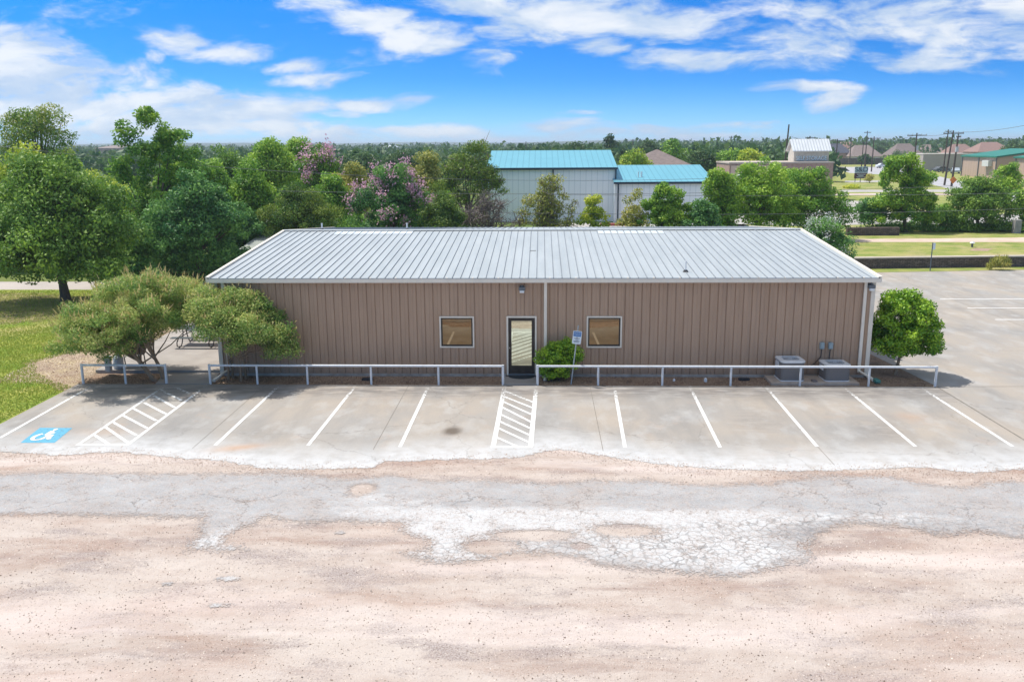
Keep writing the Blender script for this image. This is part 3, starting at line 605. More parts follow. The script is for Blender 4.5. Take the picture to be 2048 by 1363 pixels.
# ---------------------------------------------------------------- railings
RAILM = pm('white_rail', (.74, .755, .77), (.60, .60, .60), 5, .4, detail=6, lo=.5, hi=.75)
def railing(label, posts, x0, x1):
    Y = 30.06; r = thing('pipe_railing', label, 'railing', (x0, Y, 0), group='white pipe railings along the parking kerb')
    top = MB().tube([(0, 0, .70), (x1-x0, 0, .70)], .043, 12).build('top_rail', RAILM, r, smooth=True)
    for px in posts:
        X = P(px, 770).x-x0
        end = abs(X) < .15 or abs(X-(x1-x0)) < .15
        MB().tube([(X, 0, -.02), (X, 0, .745 if end else .67)], .046 if end else .040, 12).build('post', RAILM, r, smooth=True)
def rx(px): return P(px, 770).x
railing('short white pipe railing left of the patio walk, on three posts', (161, 247, 329.5), rx(161), rx(329.5))
railing('long white pipe railing between the patio walk and the glass door', (418, 513, 614, 742, 877, 1006), rx(418), rx(1006))
railing('long white pipe railing right of the glass door, passing the air conditioners', (1075, 1196, 1324, 1460, 1598, 1734, 1866), rx(1075), rx(1866))
# ---------------------------------------------------------------- air conditioners
ACB = None
def mat_fins():
    m, t = newmat('condenser_fins'); p = t.pos(); s_ = t.node('ShaderNodeSeparateXYZ'); t.l.new(p, s_.inputs[0])
    wz = t.math('SINE', t.math('MULTIPLY', s_.outputs[2], 190.)); c = t.mix(t.rng(wz, -.2, .6), (.10, .095, .095), (.30, .285, .28)); finish(t, c, .6, .1, .4); return m
ACB = mat_fins(); ACT = pm('condenser_top', (.78, .78, .78), (.68, .69, .69), 4, .4); ACD = pm('fan_dark', (.03, .032, .035), None)
PADM = pm('equipment_pad', (.42, .33, .26), (.52, .43, .35), 3, .9)
def rrect(hw, hd, r, n=5):
    out = []
    for cx_, cy_, a0 in ((hw-r, hd-r, 0), (-hw+r, hd-r, 90), (-hw+r, -hd+r, 180), (hw-r, -hd+r, 270)):
        out += [(cx_+r*math.cos(R(a0+90*k/n)), cy_+r*math.sin(R(a0+90*k/n))) for k in range(n+1)]
    return out
def condenser(label, cx_, cy_, wd, hh, rzz):
    r = thing('air_conditioner', label, 'air conditioner', (cx_, cy_, .1), rzz, 'air conditioners beside the wall'); hw = wd/2
    MB().prism(rrect(hw-.01, hw-.01, .13), .03, hh-.05).build('coil_cabinet', ACB, r)
    MB().prism(rrect(hw+.005, hw+.005, .135), 0, .035).build('base_pan', ACT, r)
    # top ring with fan opening
    o1 = rrect(hw+.015, hw+.015, .15, 7); n = len(o1); rr = hw*.80; ring = [(rr*math.cos(R(45)*0+math.atan2(y, x)), rr*math.sin(math.atan2(y, x))) for x, y in o1]
    mb = MB(); z0, z1 = hh-.055, hh
    vs = [(x, y, z0) for x, y in o1]+[(x, y, z1) for x, y in o1]+[(x, y, z1+.02) for x, y in ring]+[(x, y, z1-.05) for x, y in ring]
    fs = []
    for i in range(n):
        k = (i+1) % n; fs += [(i, k, n+k, n+i), (n+i, n+k, 2*n+k, 2*n+i), (2*n+i, 2*n+k, 3*n+k, 3*n+i)]
    mb.add(vs, fs); mb.build('top_cover', ACT, r)
    fan = MB().prism([(rr*math.cos(a), rr*math.sin(a)) for a in np.linspace(0, 2*math.pi, 25)[:-1]], hh-.16, hh-.14); fo = fan.build('fan_well', ACD, r)
    bl = MB()
    for k in range(3):
        a = k*2.094+.4; bl.add([(.05*math.cos(a), .05*math.sin(a), hh-.07), (rr*.9*math.cos(a-.3), rr*.9*math.sin(a-.3), hh-.05), (rr*.9*math.cos(a+.35), rr*.9*math.sin(a+.35), hh-.10), (.06*math.cos(a+.9), .06*math.sin(a+.9), hh-.09)], [(0, 1, 2, 3)])
    bl.tube([(0, 0, hh-.12), (0, 0, hh-.03)], .075, 12); bl.build('fan_blades', LG, fo)
    gr = MB()
    for k in range(5): 
        rad = rr*(k+1)/5.2; gr.tube([(rad*math.cos(a), rad*math.sin(a), hh+.012) for a in np.linspace(0, 2*math.pi, 21)], .004, 4, False)
    for k in range(8): gr.tube([(0, 0, hh+.012), (rr*math.cos(k*.785), rr*math.sin(k*.785), hh+.012)], .004, 4)
    gr.build('fan_guard', ACT, r)
    MB().box(-hw-.02, -hw+.06, -.1, hw*.6, hh*.55, hh-.09).build('service_panel', ACT, r, .01)
condenser('taller grey air conditioner with fan top, left of its lower twin', 8.98, 30.72, .86, .74, R(2))
condenser('lower and wider grey air conditioner nearest the building corner', 10.58, 30.72, .88, .60, R(2))
for n_, X, wd in (('pad under the taller air conditioner', 8.95, 1.5), ('pad under the lower air conditioner', 10.5, 1.6)):
    tag(MB().box(X-wd/2, X+wd/2, 30.12, 31.15, -.02, .1).build('equipment_pad', PADM, None, .01), 'flat brown concrete '+n_, 'concrete pad')
tag(MB().box(9.68, 9.85, 30.2, 30.42, .1, .16).build('paving_brick', pm('brick_grey', (.2, .17, .16), None), None, .01), 'small dark brick lying between the two air conditioners', 'brick')
# drain grates and small fixtures in the bed
for px, lab in ((735, 'flat black bait box in the bed left of the glass door'), (1488, 'flat black bait box in the bed left of the air conditioners')):
    q = P(px, 760); tag(MB().box(q.x-.2, q.x+.2, q.y-.1, q.y+.1, 0, .09).build('bait_box', RB, None, .03), lab, 'box')
q = P(1348, 762); mb = MB().tube([(q.x, q.y, 0), (q.x, q.y, .06), (q.x, q.y, .1)], [.05, .05, .02], 10); tag(mb.build('cleanout_cap', VP), 'small white drain cap in the bed right of the second window', 'drain cap')
q = P(1411, 763); mb = MB().tube([(q.x, q.y, 0), (q.x, q.y, .1), (q.x, q.y, .15)], [.06, .06, .02], 10); tag(mb.build('cleanout_cap', VP), 'white drain cap in the bed, midway between second window and air conditioners', 'drain cap')
# ---------------------------------------------------------------- reserved parking sign
q = P(1142, 769); s0 = PY(1154, 674.5, q.y+.02)
sg = thing('parking_sign', 'leaning blue and white reserved parking sign on a steel post', 'sign', (q.x, q.y+.05, 0)); lean = (s0.x-q.x)/s0.z
MB().tube([(0, 0, -.05), (lean*2.15, 0.04, 2.15)], .022, 8).build('post', pm('galv_post', (.42, .47, .50), (.33, .37, .4), 6, .5, .3), sg)
wt_ = pm('sign_white', (.72, .80, .84), None, rough=.4); bl_ = pm('sign_blue', (.03, .16, .42), None, rough=.4); dkb = pm('sign_dark', (.03, .05, .09), None)
bo = MB().prism([(x, z) for x, z in rrect(.155, .235, .035)], 0, .006).build('sign_board', wt_, sg); bo.rotation_euler = (R(90), 0, 0); 
bo.rotation_euler = (R(90), math.atan(lean), 0); bo.location = (s0.x-q.x, -.03, s0.z)
bb = MB().prism([(x, z+.125) for x, z in rrect(.135, .09, .02)], .008, .010).build('blue_field', bl_, bo)
text('lettering', 'RESERVED', .055, wt_, bb, (0, .165, .012), (0, 0, 0), .001); text('lettering', 'PARKING', .055, wt_, bb, (0, .095, .012), (0, 0, 0), .001)
mb = MB()
for (x0, x1, z) in ((-.03, .03, .0), (-.1, .1, -.035), (-.05, .05, -.075), (-.11, .11, -.125), (-.1, .1, -.17)): mb.box(x0, x1, z-.009, z+.009, .007, .009)
mb.build('small_print', dkb, bo)
# ---------------------------------------------------------------- picnic table
PT = pm('table_coating', (.035, .05, .055), (.06, .075, .08), 10, .5); PTB = pm('table_pipe', (.012, .014, .016), None, rough=.35)
c_ = P(392, 700); tb = thing('picnic_table', 'dark green picnic table with two benches on the patio slab', 'picnic table', (c_.x, 36.0, .13), R(0)); hw = .95
MB().box(-hw, hw, -.36, .36, .72, .755).build('table_top', PT, tb, .012)
for s_ in (-1, 1):
    MB().box(-hw, hw, s_*.78-.13, s_*.78+.13, .42, .455).build('bench', PT, tb, .012)
for X in (-.68, .68):
    g = MB()
    for s_ in (-1, 1):
        pts = [(X, s_*.66, .42), (X, s_*.88, .25), (X, s_*.88, .1), (X, s_*.7, .03), (X, s_*.45, .03), (X, s_*.34, .15), (X, s_*.2, .42), (X, s_*.15, .72)]
        g.tube(pts, .024, 8)
    g.tube([(X, -.8, .415), (X, .8, .415)], .02, 8); g.build('leg_frame', PTB, tb, smooth=True)
# ---------------------------------------------------------------- smoker grill and buckets near the left trunk
BLK = pm('grill_black', (.012, .012, .013), (.03, .022, .018), 8, .5)
q = P(266, 735, .13); g = thing('barbecue_grill', 'black barbecue grill on legs at the front edge of the patio', 'grill', (q.x-.1, q.y+.25, .13))
bar = MB().ext([(.3*math.cos(a), .75+.3*math.sin(a)) for a in np.linspace(0, 2*math.pi, 17)[:-1]], -.45, .45).build('barrel', BLK, g)
for X in (-.4, .4): MB().tube([(X, -.2, 0), (X, -.1, .55)], .025, 6).tube([(X, .2, 0), (X, .1, .55)], .025, 6).build('leg', BLK, g)
MB().tube([(-.3, -.3, .85), (-.3, -.36, .85), (.3, -.36, .85), (.3, -.3, .85)], .015, 6).build('handle', STEEL, g)
MB().tube([(.35, 0, 1.0), (.35, 0, 1.45)], .045, 8).build('chimney', BLK, g)
TNK = pm('tank_white', (.6, .66, .70), (.5, .55, .6), 6, .5)
q = P(238, 736, .13)
g = thing('gas_tank', 'white gas bottle standing on the patio corner left of the grill', 'gas bottle', (q.x, q.y, .13))
MB().tube([(0, 0, .0), (0, 0, .05), (0, 0, .4), (0, 0, .5), (0, 0, .53)], [.16, .19, .19, .13, .06], 16).build('bottle', TNK, g, smooth=True)
MB().tube([(0, 0, .52), (0, 0, .62)], .09, 12).build('collar', TNK, g)
q = P(218, 742, .13); g = thing('utility_post', 'short pale utility post at the left corner of the patio', 'post', (q.x, q.y, .13))
MB().box(-.1, .1, -.09, .09, 0, .52).build('post', pm('post_grey', (.5, .52, .52), (.4, .42, .42), 5), g, .015); MB().box(-.12, .12, -.11, .11, .52, .58).build('cap', TNK, g, .02)
# ---------------------------------------------------------------- foliage
def leafmat(name, lo, mid, hi, tr=.32, rough=.55):
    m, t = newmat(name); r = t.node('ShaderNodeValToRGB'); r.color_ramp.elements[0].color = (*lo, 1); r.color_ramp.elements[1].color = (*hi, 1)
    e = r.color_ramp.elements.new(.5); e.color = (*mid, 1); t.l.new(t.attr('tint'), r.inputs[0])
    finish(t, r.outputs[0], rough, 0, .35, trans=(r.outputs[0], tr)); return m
LM = {
 'oak': leafmat('oak_leaf', (0.074, 0.169, 0.029), (0.158, 0.297, 0.049), (0.315, 0.475, 0.073)),
 'green': leafmat('green_leaf', (0.084, 0.218, 0.029), (0.190, 0.376, 0.046), (0.420, 0.594, 0.065)),
 'bluegreen': leafmat('bluegreen_leaf', (0.052, 0.169, 0.056), (0.116, 0.277, 0.073), (0.232, 0.436, 0.097)),
 'yellow': leafmat('yellowgreen_leaf', (0.210, 0.337, 0.032), (0.420, 0.535, 0.049), (0.715, 0.713, 0.082)),
 'olive': leafmat('olive_leaf', (0.190, 0.238, 0.049), (0.357, 0.376, 0.082), (0.589, 0.535, 0.130)),
 'juniper': leafmat('juniper_leaf', (0.062, 0.148, 0.032), (0.136, 0.238, 0.041), (0.274, 0.356, 0.056)),
 'vitex': leafmat('feathery_leaf', (.13, .27, .06), (.34, .46, .11), (.64, .62, .22), .42),
 'bush': leafmat('glossy_leaf', (0.072, 0.195, 0.016), (0.189, 0.375, 0.027), (0.464, 0.660, 0.054), .3, .4),
 'pine': leafmat('pine_needle', (0.104, 0.218, 0.032), (0.210, 0.337, 0.049), (0.463, 0.455, 0.082)),
 'dead': leafmat('dead_twig', (.11, .085, .075), (.18, .15, .135), (.25, .215, .19), .1),
 'pink': leafmat('pink_bloom', (.55, .28, .38), (.74, .42, .55), (.88, .62, .72)),
 'white': leafmat('white_bloom', (.6, .6, .55), (.75, .75, .7), (.85, .85, .8)),
 'tan': leafmat('seed_spike', (.45, .36, .14), (.60, .47, .20), (.70, .56, .28)),
 'far': leafmat('far_leaf', (0.045, 0.112, 0.042), (0.083, 0.165, 0.049), (0.150, 0.240, 0.070)),
}
BARK = pm('bark', (.085, .065, .05), (.16, .125, .10), 9, .9, bscale=14, bstr=.8, st=(1, 1, .3)); BARK2 = pm('smooth_bark', (.25, .175, .11), (.36, .26, .175), 5, .8, st=(1, 1, .4))
TWG = pm('grey_twig', (.16, .13, .115), (.24, .2, .18), 5)
def quads(c, L_, W_, rg, upb=0.0, droop=None, nrm=None):
    n = len(c); a = rg.normal(size=(n, 3)); 
    if droop is not None: a = a*.45+np.array(droop)
    a /= np.linalg.norm(a, axis=1)[:, None]
    nn = rg.normal(size=(n, 3)); nn[:, 2] += upb
    if nrm is not None: nn = nn*.55+nrm*1.25
    b_ = np.cross(nn, a); b_ /= np.linalg.norm(b_, axis=1)[:, None]+1e-9
    l = (L_*rg.uniform(.6, 1.25, n))[:, None]*.5; w_ = (W_*rg.uniform(.7, 1.2, n))[:, None]*.5
    return np.stack([c-a*l, c+b_*w_, c+a*l, c-b_*w_], 1).reshape(-1, 3)
def leafobj(name, c, L_, W_, tint, m, parent, rg, upb=.6, droop=None, nrm=None):
    v = quads(c, L_, W_, rg, upb, droop, nrm); o = npmesh(name, v, np.arange(len(v)).reshape(-1, 4), LM[m], parent, {'tint': np.repeat(np.clip(tint, 0, 1), 4)}); return o
def clumps(lobes, n, rg, inner=.45, flat=-.5):
    """centres inside a union of ellipsoids, biased to the shell"""
    lobes = [(np.array(c, float), np.array(r, float)) for c, r in lobes]; vol = np.array([r.prod()**.66 for c, r in lobes]); pick = rg.choice(len(lobes), n, p=vol/vol.sum())
    d = rg.normal(size=(n, 3)); d /= np.linalg.norm(d, axis=1)[:, None]; d[:, 2] = np.where(d[:, 2] < flat, -d[:, 2], d[:, 2])
    rr = inner+(1-inner)*rg.rand(n)**.6; C_ = np.array([lobes[k][0] for k in pick]); R_ = np.array([lobes[k][1] for k in pick])
    return C_+d*R_*rr[:, None], d, rr
def tree(name, label, cat, base, lobes, rg, n_cl=60, cl_r=.6, per=260, leaf=.16, lw=.55, m='green', trunk=.2, bark=None, limbs=9, inner=.45,
         bloom=None, spikes=None, twigs=0, group=None, tmix=None, stems=1, open_=0., tb=.5, flat=-.5, droop=None, lean=(0, 0)):
    """lobes in local metres round the base"""
    base = Vector(base); r = thing(name, label, cat, base, group=group)
    cc, d, rr = clumps(lobes, n_cl, rg, inner, flat)
    keep = cc[:, 2] > .15; cc, d, rr = cc[keep], d[keep], rr[keep]; n_cl = len(cc)
    crs = cl_r*rg.uniform(.55, 1.3, n_cl); cnt = np.maximum((per/LS**1.6*(crs/cl_r)**2).astype(int), 8)
    idx = np.repeat(np.arange(n_cl), cnt); N = len(idx)
    dd = rg.normal(size=(N, 3)); dd /= np.linalg.norm(dd, axis=1)[:, None]; rad = rg.rand(N)**.33
    pos = cc[idx]+dd*(crs[idx]*rad)[:, None]*np.array([1, 1, .72]); pos[:, 2] = np.maximum(pos[:, 2], .04)
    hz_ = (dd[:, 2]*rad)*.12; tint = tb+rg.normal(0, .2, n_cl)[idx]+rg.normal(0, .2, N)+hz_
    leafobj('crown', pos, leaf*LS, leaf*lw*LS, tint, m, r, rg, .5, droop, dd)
    if trunk:
        tr = MB(); bm_ = bark or BARK; top = np.array([c for c, _ in lobes]).mean(0); top = Vector(top)
        for s_ in range(stems):
            a0 = 6.283*s_/max(stems, 1)+rg.rand(); st_ = Vector((math.cos(a0), math.sin(a0), 0))*(.08*stems if stems > 1 else 0)
            tp = Vector((top.x, top.y, top.z*.8))+Vector((math.cos(a0), math.sin(a0), 0))*(lobes[0][1][0]*.35 if stems > 1 else 0)
            p1 = st_.lerp(tp, .35)+Vector((rg.normal(0, .06), rg.normal(0, .06), 0))*trunk*5; tr.tube([st_-Vector((0, 0, .1)), p1, tp], [trunk*1.1, trunk*.8, trunk*.35], 8)
            sel = rg.choice(n_cl, min(limbs, n_cl), replace=False)
            for k in sel:
                e = Vector(cc[k]); s1 = p1.lerp(tp, rg.rand()*.8); mid = s1.lerp(e, .5)+Vector((0, 0, .12*(e-s1).length*rg.uniform(-.6, 1)))
                tr.tube([s1, mid, e], [trunk*.38, trunk*.24, trunk*.07], 5)
        for _ in range(twigs):
            k = rg.randint(n_cl); a = Vector(cc[k]); a2 = a+Vector(rg.normal(0, .5, 3))*cl_r*1.4; tr.tube([a, a.lerp(a2, .5)+Vector(rg.normal(0, .12, 3)), a2], [.03, .02, .008], 4, False)
        tr.build('trunk', bm_ if not twigs else TWG, r, smooth=True)
    if bloom:
        mm, frac, bs_, cntb, lf = bloom; o_ = np.where((d[:, 2] > -.15) & (rr > .72))[0]; o_ = o_[rg.rand(len(o_)) < frac]
        if len(o_):
            pts = cc[o_]+d[o_]*crs[o_, None]*.75; pi = np.repeat(pts, cntb, 0)+rg.normal(0, bs_, (len(pts)*cntb, 3))*np.array([1, 1, 1.3])
            leafobj('blossom', pi, lf, lf*.8, .5+rg.normal(0, .25, len(pi)), mm, r, rg)
    if spikes:
        n_s, ls = spikes; k = rg.choice(np.where(d[:, 2] > -.35)[0], n_s); p0 = cc[k]+dd[rg.choice(N, n_s)]*crs[k, None]*.5+d[k]*crs[k, None]*.55
        a = d[k]*.7+rg.normal(0, .28, (n_s, 3)); a[:, 2] += .75; a /= np.linalg.norm(a, axis=1)[:, None]; l = rg.uniform(.5, 1, n_s)[:, None]*ls
        sd_ = np.cross(a, rg.normal(size=(n_s, 3))); sd_ /= np.linalg.norm(sd_, axis=1)[:, None]; v = np.stack([p0-sd_*.02, p0+sd_*.02, p0+a*l+sd_*.006, p0+a*l-sd_*.006], 1).reshape(-1, 3)
        _o = npmesh('seed_head', v, np.arange(len(v)).reshape(-1, 4), LM['tan'], r, {'tint': np.repeat(rg.rand(n_s), 4)}); _o['kind'] = 'stuff'
    return r
def px_tree(label, cx_, top_, bot_, wpx, Y, name='tree', cat='tree', lobes=None, basex=None, gz=0., depth=.8, **kw):
    """crown box read off the photo, turned into metres at its real distance"""
    rg = np.random.RandomState(abs(hash((cx_, top_))) % 99991 if False else int(cx_*7+top_*13) % 99991)
    cpt = PY(cx_, (top_+bot_)/2, Y); hw = S(wpx, Y)/2; zt = PY(cx_, top_, Y).z-gz; zb = PY(cx_, bot_, Y).z-gz; bxx = PY(basex or cx_, bot_, Y).x
    zb = max(zb, .1); h = zt-zb; dx = cpt.x-bxx
    if lobes is None:
        lobes = [((-.35, 0, .40), (.62, .4)), ((.38, .1, .36), (.60, .38)), ((.02, 0, .68), (.52, .34)), ((-.05, -.3, .32), (.6, .36)), ((.1, .3, .5), (.55, .4))]
    L2 = [((dx+lx*hw, ly*hw*depth, zb+lz*h), (rx_*hw, rx_*hw*depth, rz_*h)) for (lx, ly, lz), (rx_, rz_) in lobes]
    return tree(name, label, cat, (bxx, Y, gz), L2, rg, **kw)
# two feathery trees in front
rg = np.random.RandomState(5)
X0 = -14.23
tree('chaste_tree', 'large feathery green tree with tan seed spikes at the left end of the railing', 'tree', (X0, 30.75, 0),
     [((-1.4, .3, 2.3), (1.75, 1.7, 1.15)), ((.5, .2, 2.75), (1.45, 1.6, 1.1)), ((-.4, .1, 3.05), (1.5, 1.5, .85)), ((-2.3, .1, 1.8), (1.0, 1.1, .75)), ((.8, -.1, 2.5), (.9, .9, .65)), ((.3, -.2, 2.0), (.8, .8, .5)), ((-.8, -.6, 1.75), (1.2, 1.1, .8)), ((-.9, .9, 2.3), (1.4, 1.2, .9)), ((-1.4, -.2, 1.2), (.8, .8, .6)), ((-1.2, -1.6, 2.2), (1.4, 1.1, .8)), ((.4, -1.2, 2.8), (1.1, 1.0, .5)), ((-2.3, -1.1, 1.7), (.9, .9, .6)), ((-.9, -.6, 1.4), (.9, .9, .5)), ((-2.3, -.4, 1.45), (.95, .9, .5))],
     rg, n_cl=460, cl_r=.36, per=300, leaf=.10, lw=.28, m='vitex', trunk=.085, bark=BARK2, stems=3, limbs=10, inner=.5, spikes=(2600, .26), tb=.5)
rg = np.random.RandomState(6)
tree('chaste_tree', 'smaller feathery green tree against the left end of the tan wall', 'tree', (-11.25, 30.72, 0),
     [((-.8, 0, 2.85), (.9, .8, .5)), ((-.55, -.1, 2.15), (.65, .7, .6)), ((.55, -.1, 2.3), (1.2, .9, .85)), ((1.2, -.15, 1.85), (1.0, .8, .75)), ((.1, -.3, 1.95), (.8, .8, .6)), ((1.9, -.2, 1.25), (.65, .6, .5)), ((.2, 0, 2.7), (.9, .7, .6)), ((-1.3, .1, 2.75), (.6, .6, .42)), ((.2, -1.1, 2.2), (1.2, .9, .65)), ((1.1, -1.1, 1.7), (.9, .8, .6)), ((-.6, -.9, 2.7), (.7, .7, .42))],
     rg, n_cl=280, cl_r=.36, per=270, leaf=.095, lw=.3, m='vitex', trunk=.05, bark=BARK2, stems=4, limbs=7, inner=.5, spikes=(900, .15), tb=.45, open_=.2)
# holly topiary at right, bush by the door
rg = np.random.RandomState(8); q = P(1793, 750)
tree('round_shrub_tree', 'dense rounded bright green shrub tree at the right end of the building', 'shrub', (q.x-.05, q.y+.1, 0),
     [((.28, 0, 1.85), (1.12, 1.1, 1.1)), ((.15, 0, 2.4), (.85, .85, .75)), ((.45, -.1, 1.35), (1.1, 1.0, .62)), ((0, 0, 1.4), (.98, .95, .65))], rg, n_cl=300, cl_r=.27, per=150, leaf=.085, lw=.6, m='bush', trunk=.07, bark=BARK2, limbs=8, inner=.66, tb=.55, flat=-.95)
rg = np.random.RandomState(9); q = P(1117, 762)
tree('door_bush', 'low glossy green bush beside the glass door behind the railing', 'bush', (q.x, q.y+.12, 0),
     [((-.1, 0, .55), (.62, .42, .5)), ((.1, .05, 1.0), (.62, .42, .42)), ((-.4, 0, .85), (.42, .4, .35)), ((.2, .05, 1.3), (.35, .3, .28)), ((.5, 0, .85), (.35, .35, .4))], rg, n_cl=190, cl_r=.18, per=120, leaf=.06, lw=.6, m='bush', trunk=.03, limbs=5, inner=.6, tb=.68, flat=-.95)
# trees behind
TALLC = [((-.45, 0, .22), (.5, .26)), ((.4, 0, .25), (.6, .28)), ((-.45, 0, .5), (.42, .2)), ((.25, .1, .5), (.55, .2)), ((-.3, 0, .72), (.3, .16)), ((.15, 0, .74), (.32, .14)), ((0, 0, .92), (.16, .1)), ((-.62, 0, .84), (.17, .1)), ((-.15, 0, .97), (.08, .06)), ((.42, 0, .8), (.2, .09)), ((.62, 0, .62), (.25, .12)), ((-.8, 0, .62), (.16, .1)), ((.3, 0, .9), (.1, .06))]
TALL = [((-.45, 0, .25), (.5, .28)), ((.35, 0, .28), (.6, .3)), ((-.5, 0, .58), (.32, .25)), ((.3, .1, .55), (.55, .26)), ((-.25, 0, .8), (.35, .2)), ((.05, 0, .85), (.25, .16)), ((-.6, 0, .8), (.16, .17))]
px_tree('broad dark green oak with a short dark trunk at the far left of the lawn', 105, 322, 590, 330, 47.6, 'oak_tree', basex=131, n_cl=330, cl_r=.85, per=270, leaf=.17, m='oak', trunk=.28, limbs=14, inner=.4, tb=.55,
        lobes=[((-.35, 0, .45), (.62, .38)), ((.35, .1, .42), (.62, .4)), ((0, 0, .7), (.6, .32)), ((-.1, -.5, .35), (.65, .32)), ((.45, -.3, .28), (.5, .28)), ((-.6, -.2, .3), (.5, .3)), ((.5, 0, .62), (.42, .25))])
px_tree('round topped pine with bare forking limbs standing above the far left trees', 78, 206, 345, 158, 74, 'pine_tree', n_cl=58, cl_r=.95, per=220, leaf=.22, lw=.35, m='pine', trunk=.27, limbs=26, inner=.72, tb=.5,
        lobes=[((-.35, 0, .55), (.55, .36)), ((.2, 0, .6), (.6, .36)), ((.5, 0, .38), (.42, .25)), ((-.1, 0, .75), (.5, .22)), ((-.6, 0, .3), (.3, .2))])
px_tree('tall loose tree with spiky top rising highest left of the roof', 318, 222, 560, 190, 58, 'tall_tree', n_cl=260, cl_r=.5, per=150, leaf=.18, m='green', trunk=.24, limbs=22, inner=.35, tb=.42, lobes=TALLC)
px_tree('slightly lower loose tree forming the right shoulder of the tall spiky tree', 378, 262, 520, 120, 63, 'tall_tree', n_cl=140, cl_r=.52, per=160, leaf=.18, m='green', trunk=.2, limbs=18, inner=.35, tb=.5, lobes=TALLC)
px_tree('dark vine-covered tree with hanging strands behind the left roof corner', 395, 345, 585, 205, 55, 'vine_covered_tree', n_cl=190, cl_r=.66, per=230, leaf=.17, m='bluegreen', trunk=.25, limbs=8, inner=.4, tb=.5)
px_tree('blue-green leafy tree wedged between the oak and the tall spiky tree', 268, 430, 575, 110, 52, 'leafy_tree', n_cl=90, cl_r=.6, per=220, leaf=.17, m='bluegreen', trunk=.15, tb=.7)
px_tree('yellow-green young tree peeking over the oak', 205, 350, 480, 120, 72, 'leafy_tree', n_cl=70, cl_r=.8, per=220, leaf=.2, m='yellow', trunk=.15, tb=.45)
px_tree('bright yellow-green tree below the pine', 60, 300, 420, 130, 66, 'leafy_tree', n_cl=70, cl_r=.8, per=200, leaf=.2, m='yellow', trunk=.15, tb=.35)
px_tree('small dark green tree directly right of the pine', 135, 296, 400, 60, 80, 'leafy_tree', n_cl=50, cl_r=.8, per=200, leaf=.2, m='green', trunk=.15)
px_tree('mid green tree at the back just right of the tall spiky tree', 455, 285, 480, 110, 76, 'leafy_tree', n_cl=100, cl_r=.9, per=220, leaf=.21, m='oak', trunk=.2, tb=.6)
px_tree('bright green bushy tree above the left roof corner', 500, 330, 510, 130, 66, 'leafy_tree', n_cl=110, cl_r=.75, per=230, leaf=.19, m='green', trunk=.2, tb=.55)
px_tree('sunlit green tree in the back row left of the first pink tree', 545, 280, 400, 110, 82, 'leafy_tree', n_cl=90, cl_r=.95, per=220, leaf=.22, m='green', trunk=.2, tb=.75)
px_tree('pink flowering tree further back above the juniper', 640, 288, 400, 95, 78, 'crape_myrtle', n_cl=90, cl_r=.7, per=220, leaf=.19, m='green', trunk=.12, bloom=('pink', .6, .26, 80, .2), tb=.45)
px_tree('light green tree at the back whose top touches the horizon', 595, 278, 380, 75, 86, 'leafy_tree', n_cl=70, cl_r=.9, per=220, leaf=.22, m='green', trunk=.2, tb=.8)
px_tree('spreading dark juniper just above the left part of the roof', 600, 372, 500, 190, 62, 'juniper_tree', n_cl=150, cl_r=.62, per=230, leaf=.17, lw=.4, m='juniper', trunk=.2, tb=.6, droop=(0, 0, .5))
px_tree('yellowish tree between the two pink flowering trees', 702, 322, 440, 90, 74, 'leafy_tree', n_cl=80, cl_r=.7, per=190, leaf=.18, m='olive', trunk=.15, tb=.7)
px_tree('large round crape myrtle with pink blossom behind the roof', 783, 328, 490, 172, 62, 'crape_myrtle', n_cl=170, cl_r=.55, per=260, leaf=.16, m='bluegreen', trunk=.13, stems=3, limbs=6, bloom=('pink', .45, .2, 80, .15), inner=.5, tb=.6)
px_tree('olive green tree behind the large pink crape myrtle', 850, 310, 430, 110, 80, 'leafy_tree', n_cl=80, cl_r=.8, per=200, leaf=.2, m='olive', trunk=.15, tb=.45)
px_tree('wind-shaped juniper with rusty inner foliage left of the blue-roofed shed', 935, 283, 430, 165, 68, 'juniper_tree', n_cl=105, cl_r=.66, per=190, leaf=.18, lw=.4, m='juniper', trunk=.2, limbs=18, twigs=160, inner=.45, tb=.75,
        lobes=[((-.3, 0, .62), (.4, .2)), ((.25, 0, .8), (.38, .18)), ((.1, 0, .5), (.7, .26)), ((.55, 0, .3), (.42, .28)), ((-.5, 0, .25), (.45, .25))])
px_tree('grey bare-branched brush left of the white sheds', 975, 385, 480, 130, 63, 'dead_brush', 'brush', n_cl=70, cl_r=.7, per=90, leaf=.16, lw=.18, m='dead', trunk=.1, limbs=24, twigs=420, inner=.2, stems=3)
px_tree('dark green cedar shrub beside the large pink crape myrtle', 885, 390, 480, 90, 61, 'cedar_shrub', 'shrub', n_cl=70, cl_r=.5, per=230, leaf=.15, lw=.4, m='juniper', trunk=.1, tb=.5)
px_tree('sparse grey-green tree in front of the tall white shed', 1095, 350, 490, 135, 64, 'sparse_tree', n_cl=110, cl_r=.5, per=85, leaf=.15, m='olive', trunk=.09, limbs=22, twigs=260, inner=.3, tb=.35, stems=3)
px_tree('small bright yellow-green tree before the seam of the two white sheds', 1186, 380, 490, 58, 64, 'young_tree', n_cl=48, cl_r=.38, per=130, leaf=.15, m='yellow', trunk=.07, limbs=8, inner=.4, tb=.5)
px_tree('thin pale green tree left of the round one, before the lower white shed', 1268, 378, 490, 75, 65, 'young_tree', n_cl=48, cl_r=.42, per=100, leaf=.15, m='olive', trunk=.07, limbs=14, inner=.3, tb=.6)
px_tree('round dense green tree in front of the lower white shed', 1333, 370, 495, 115, 64, 'leafy_tree', n_cl=120, cl_r=.45, per=210, leaf=.16, m='green', trunk=.12, tb=.62)
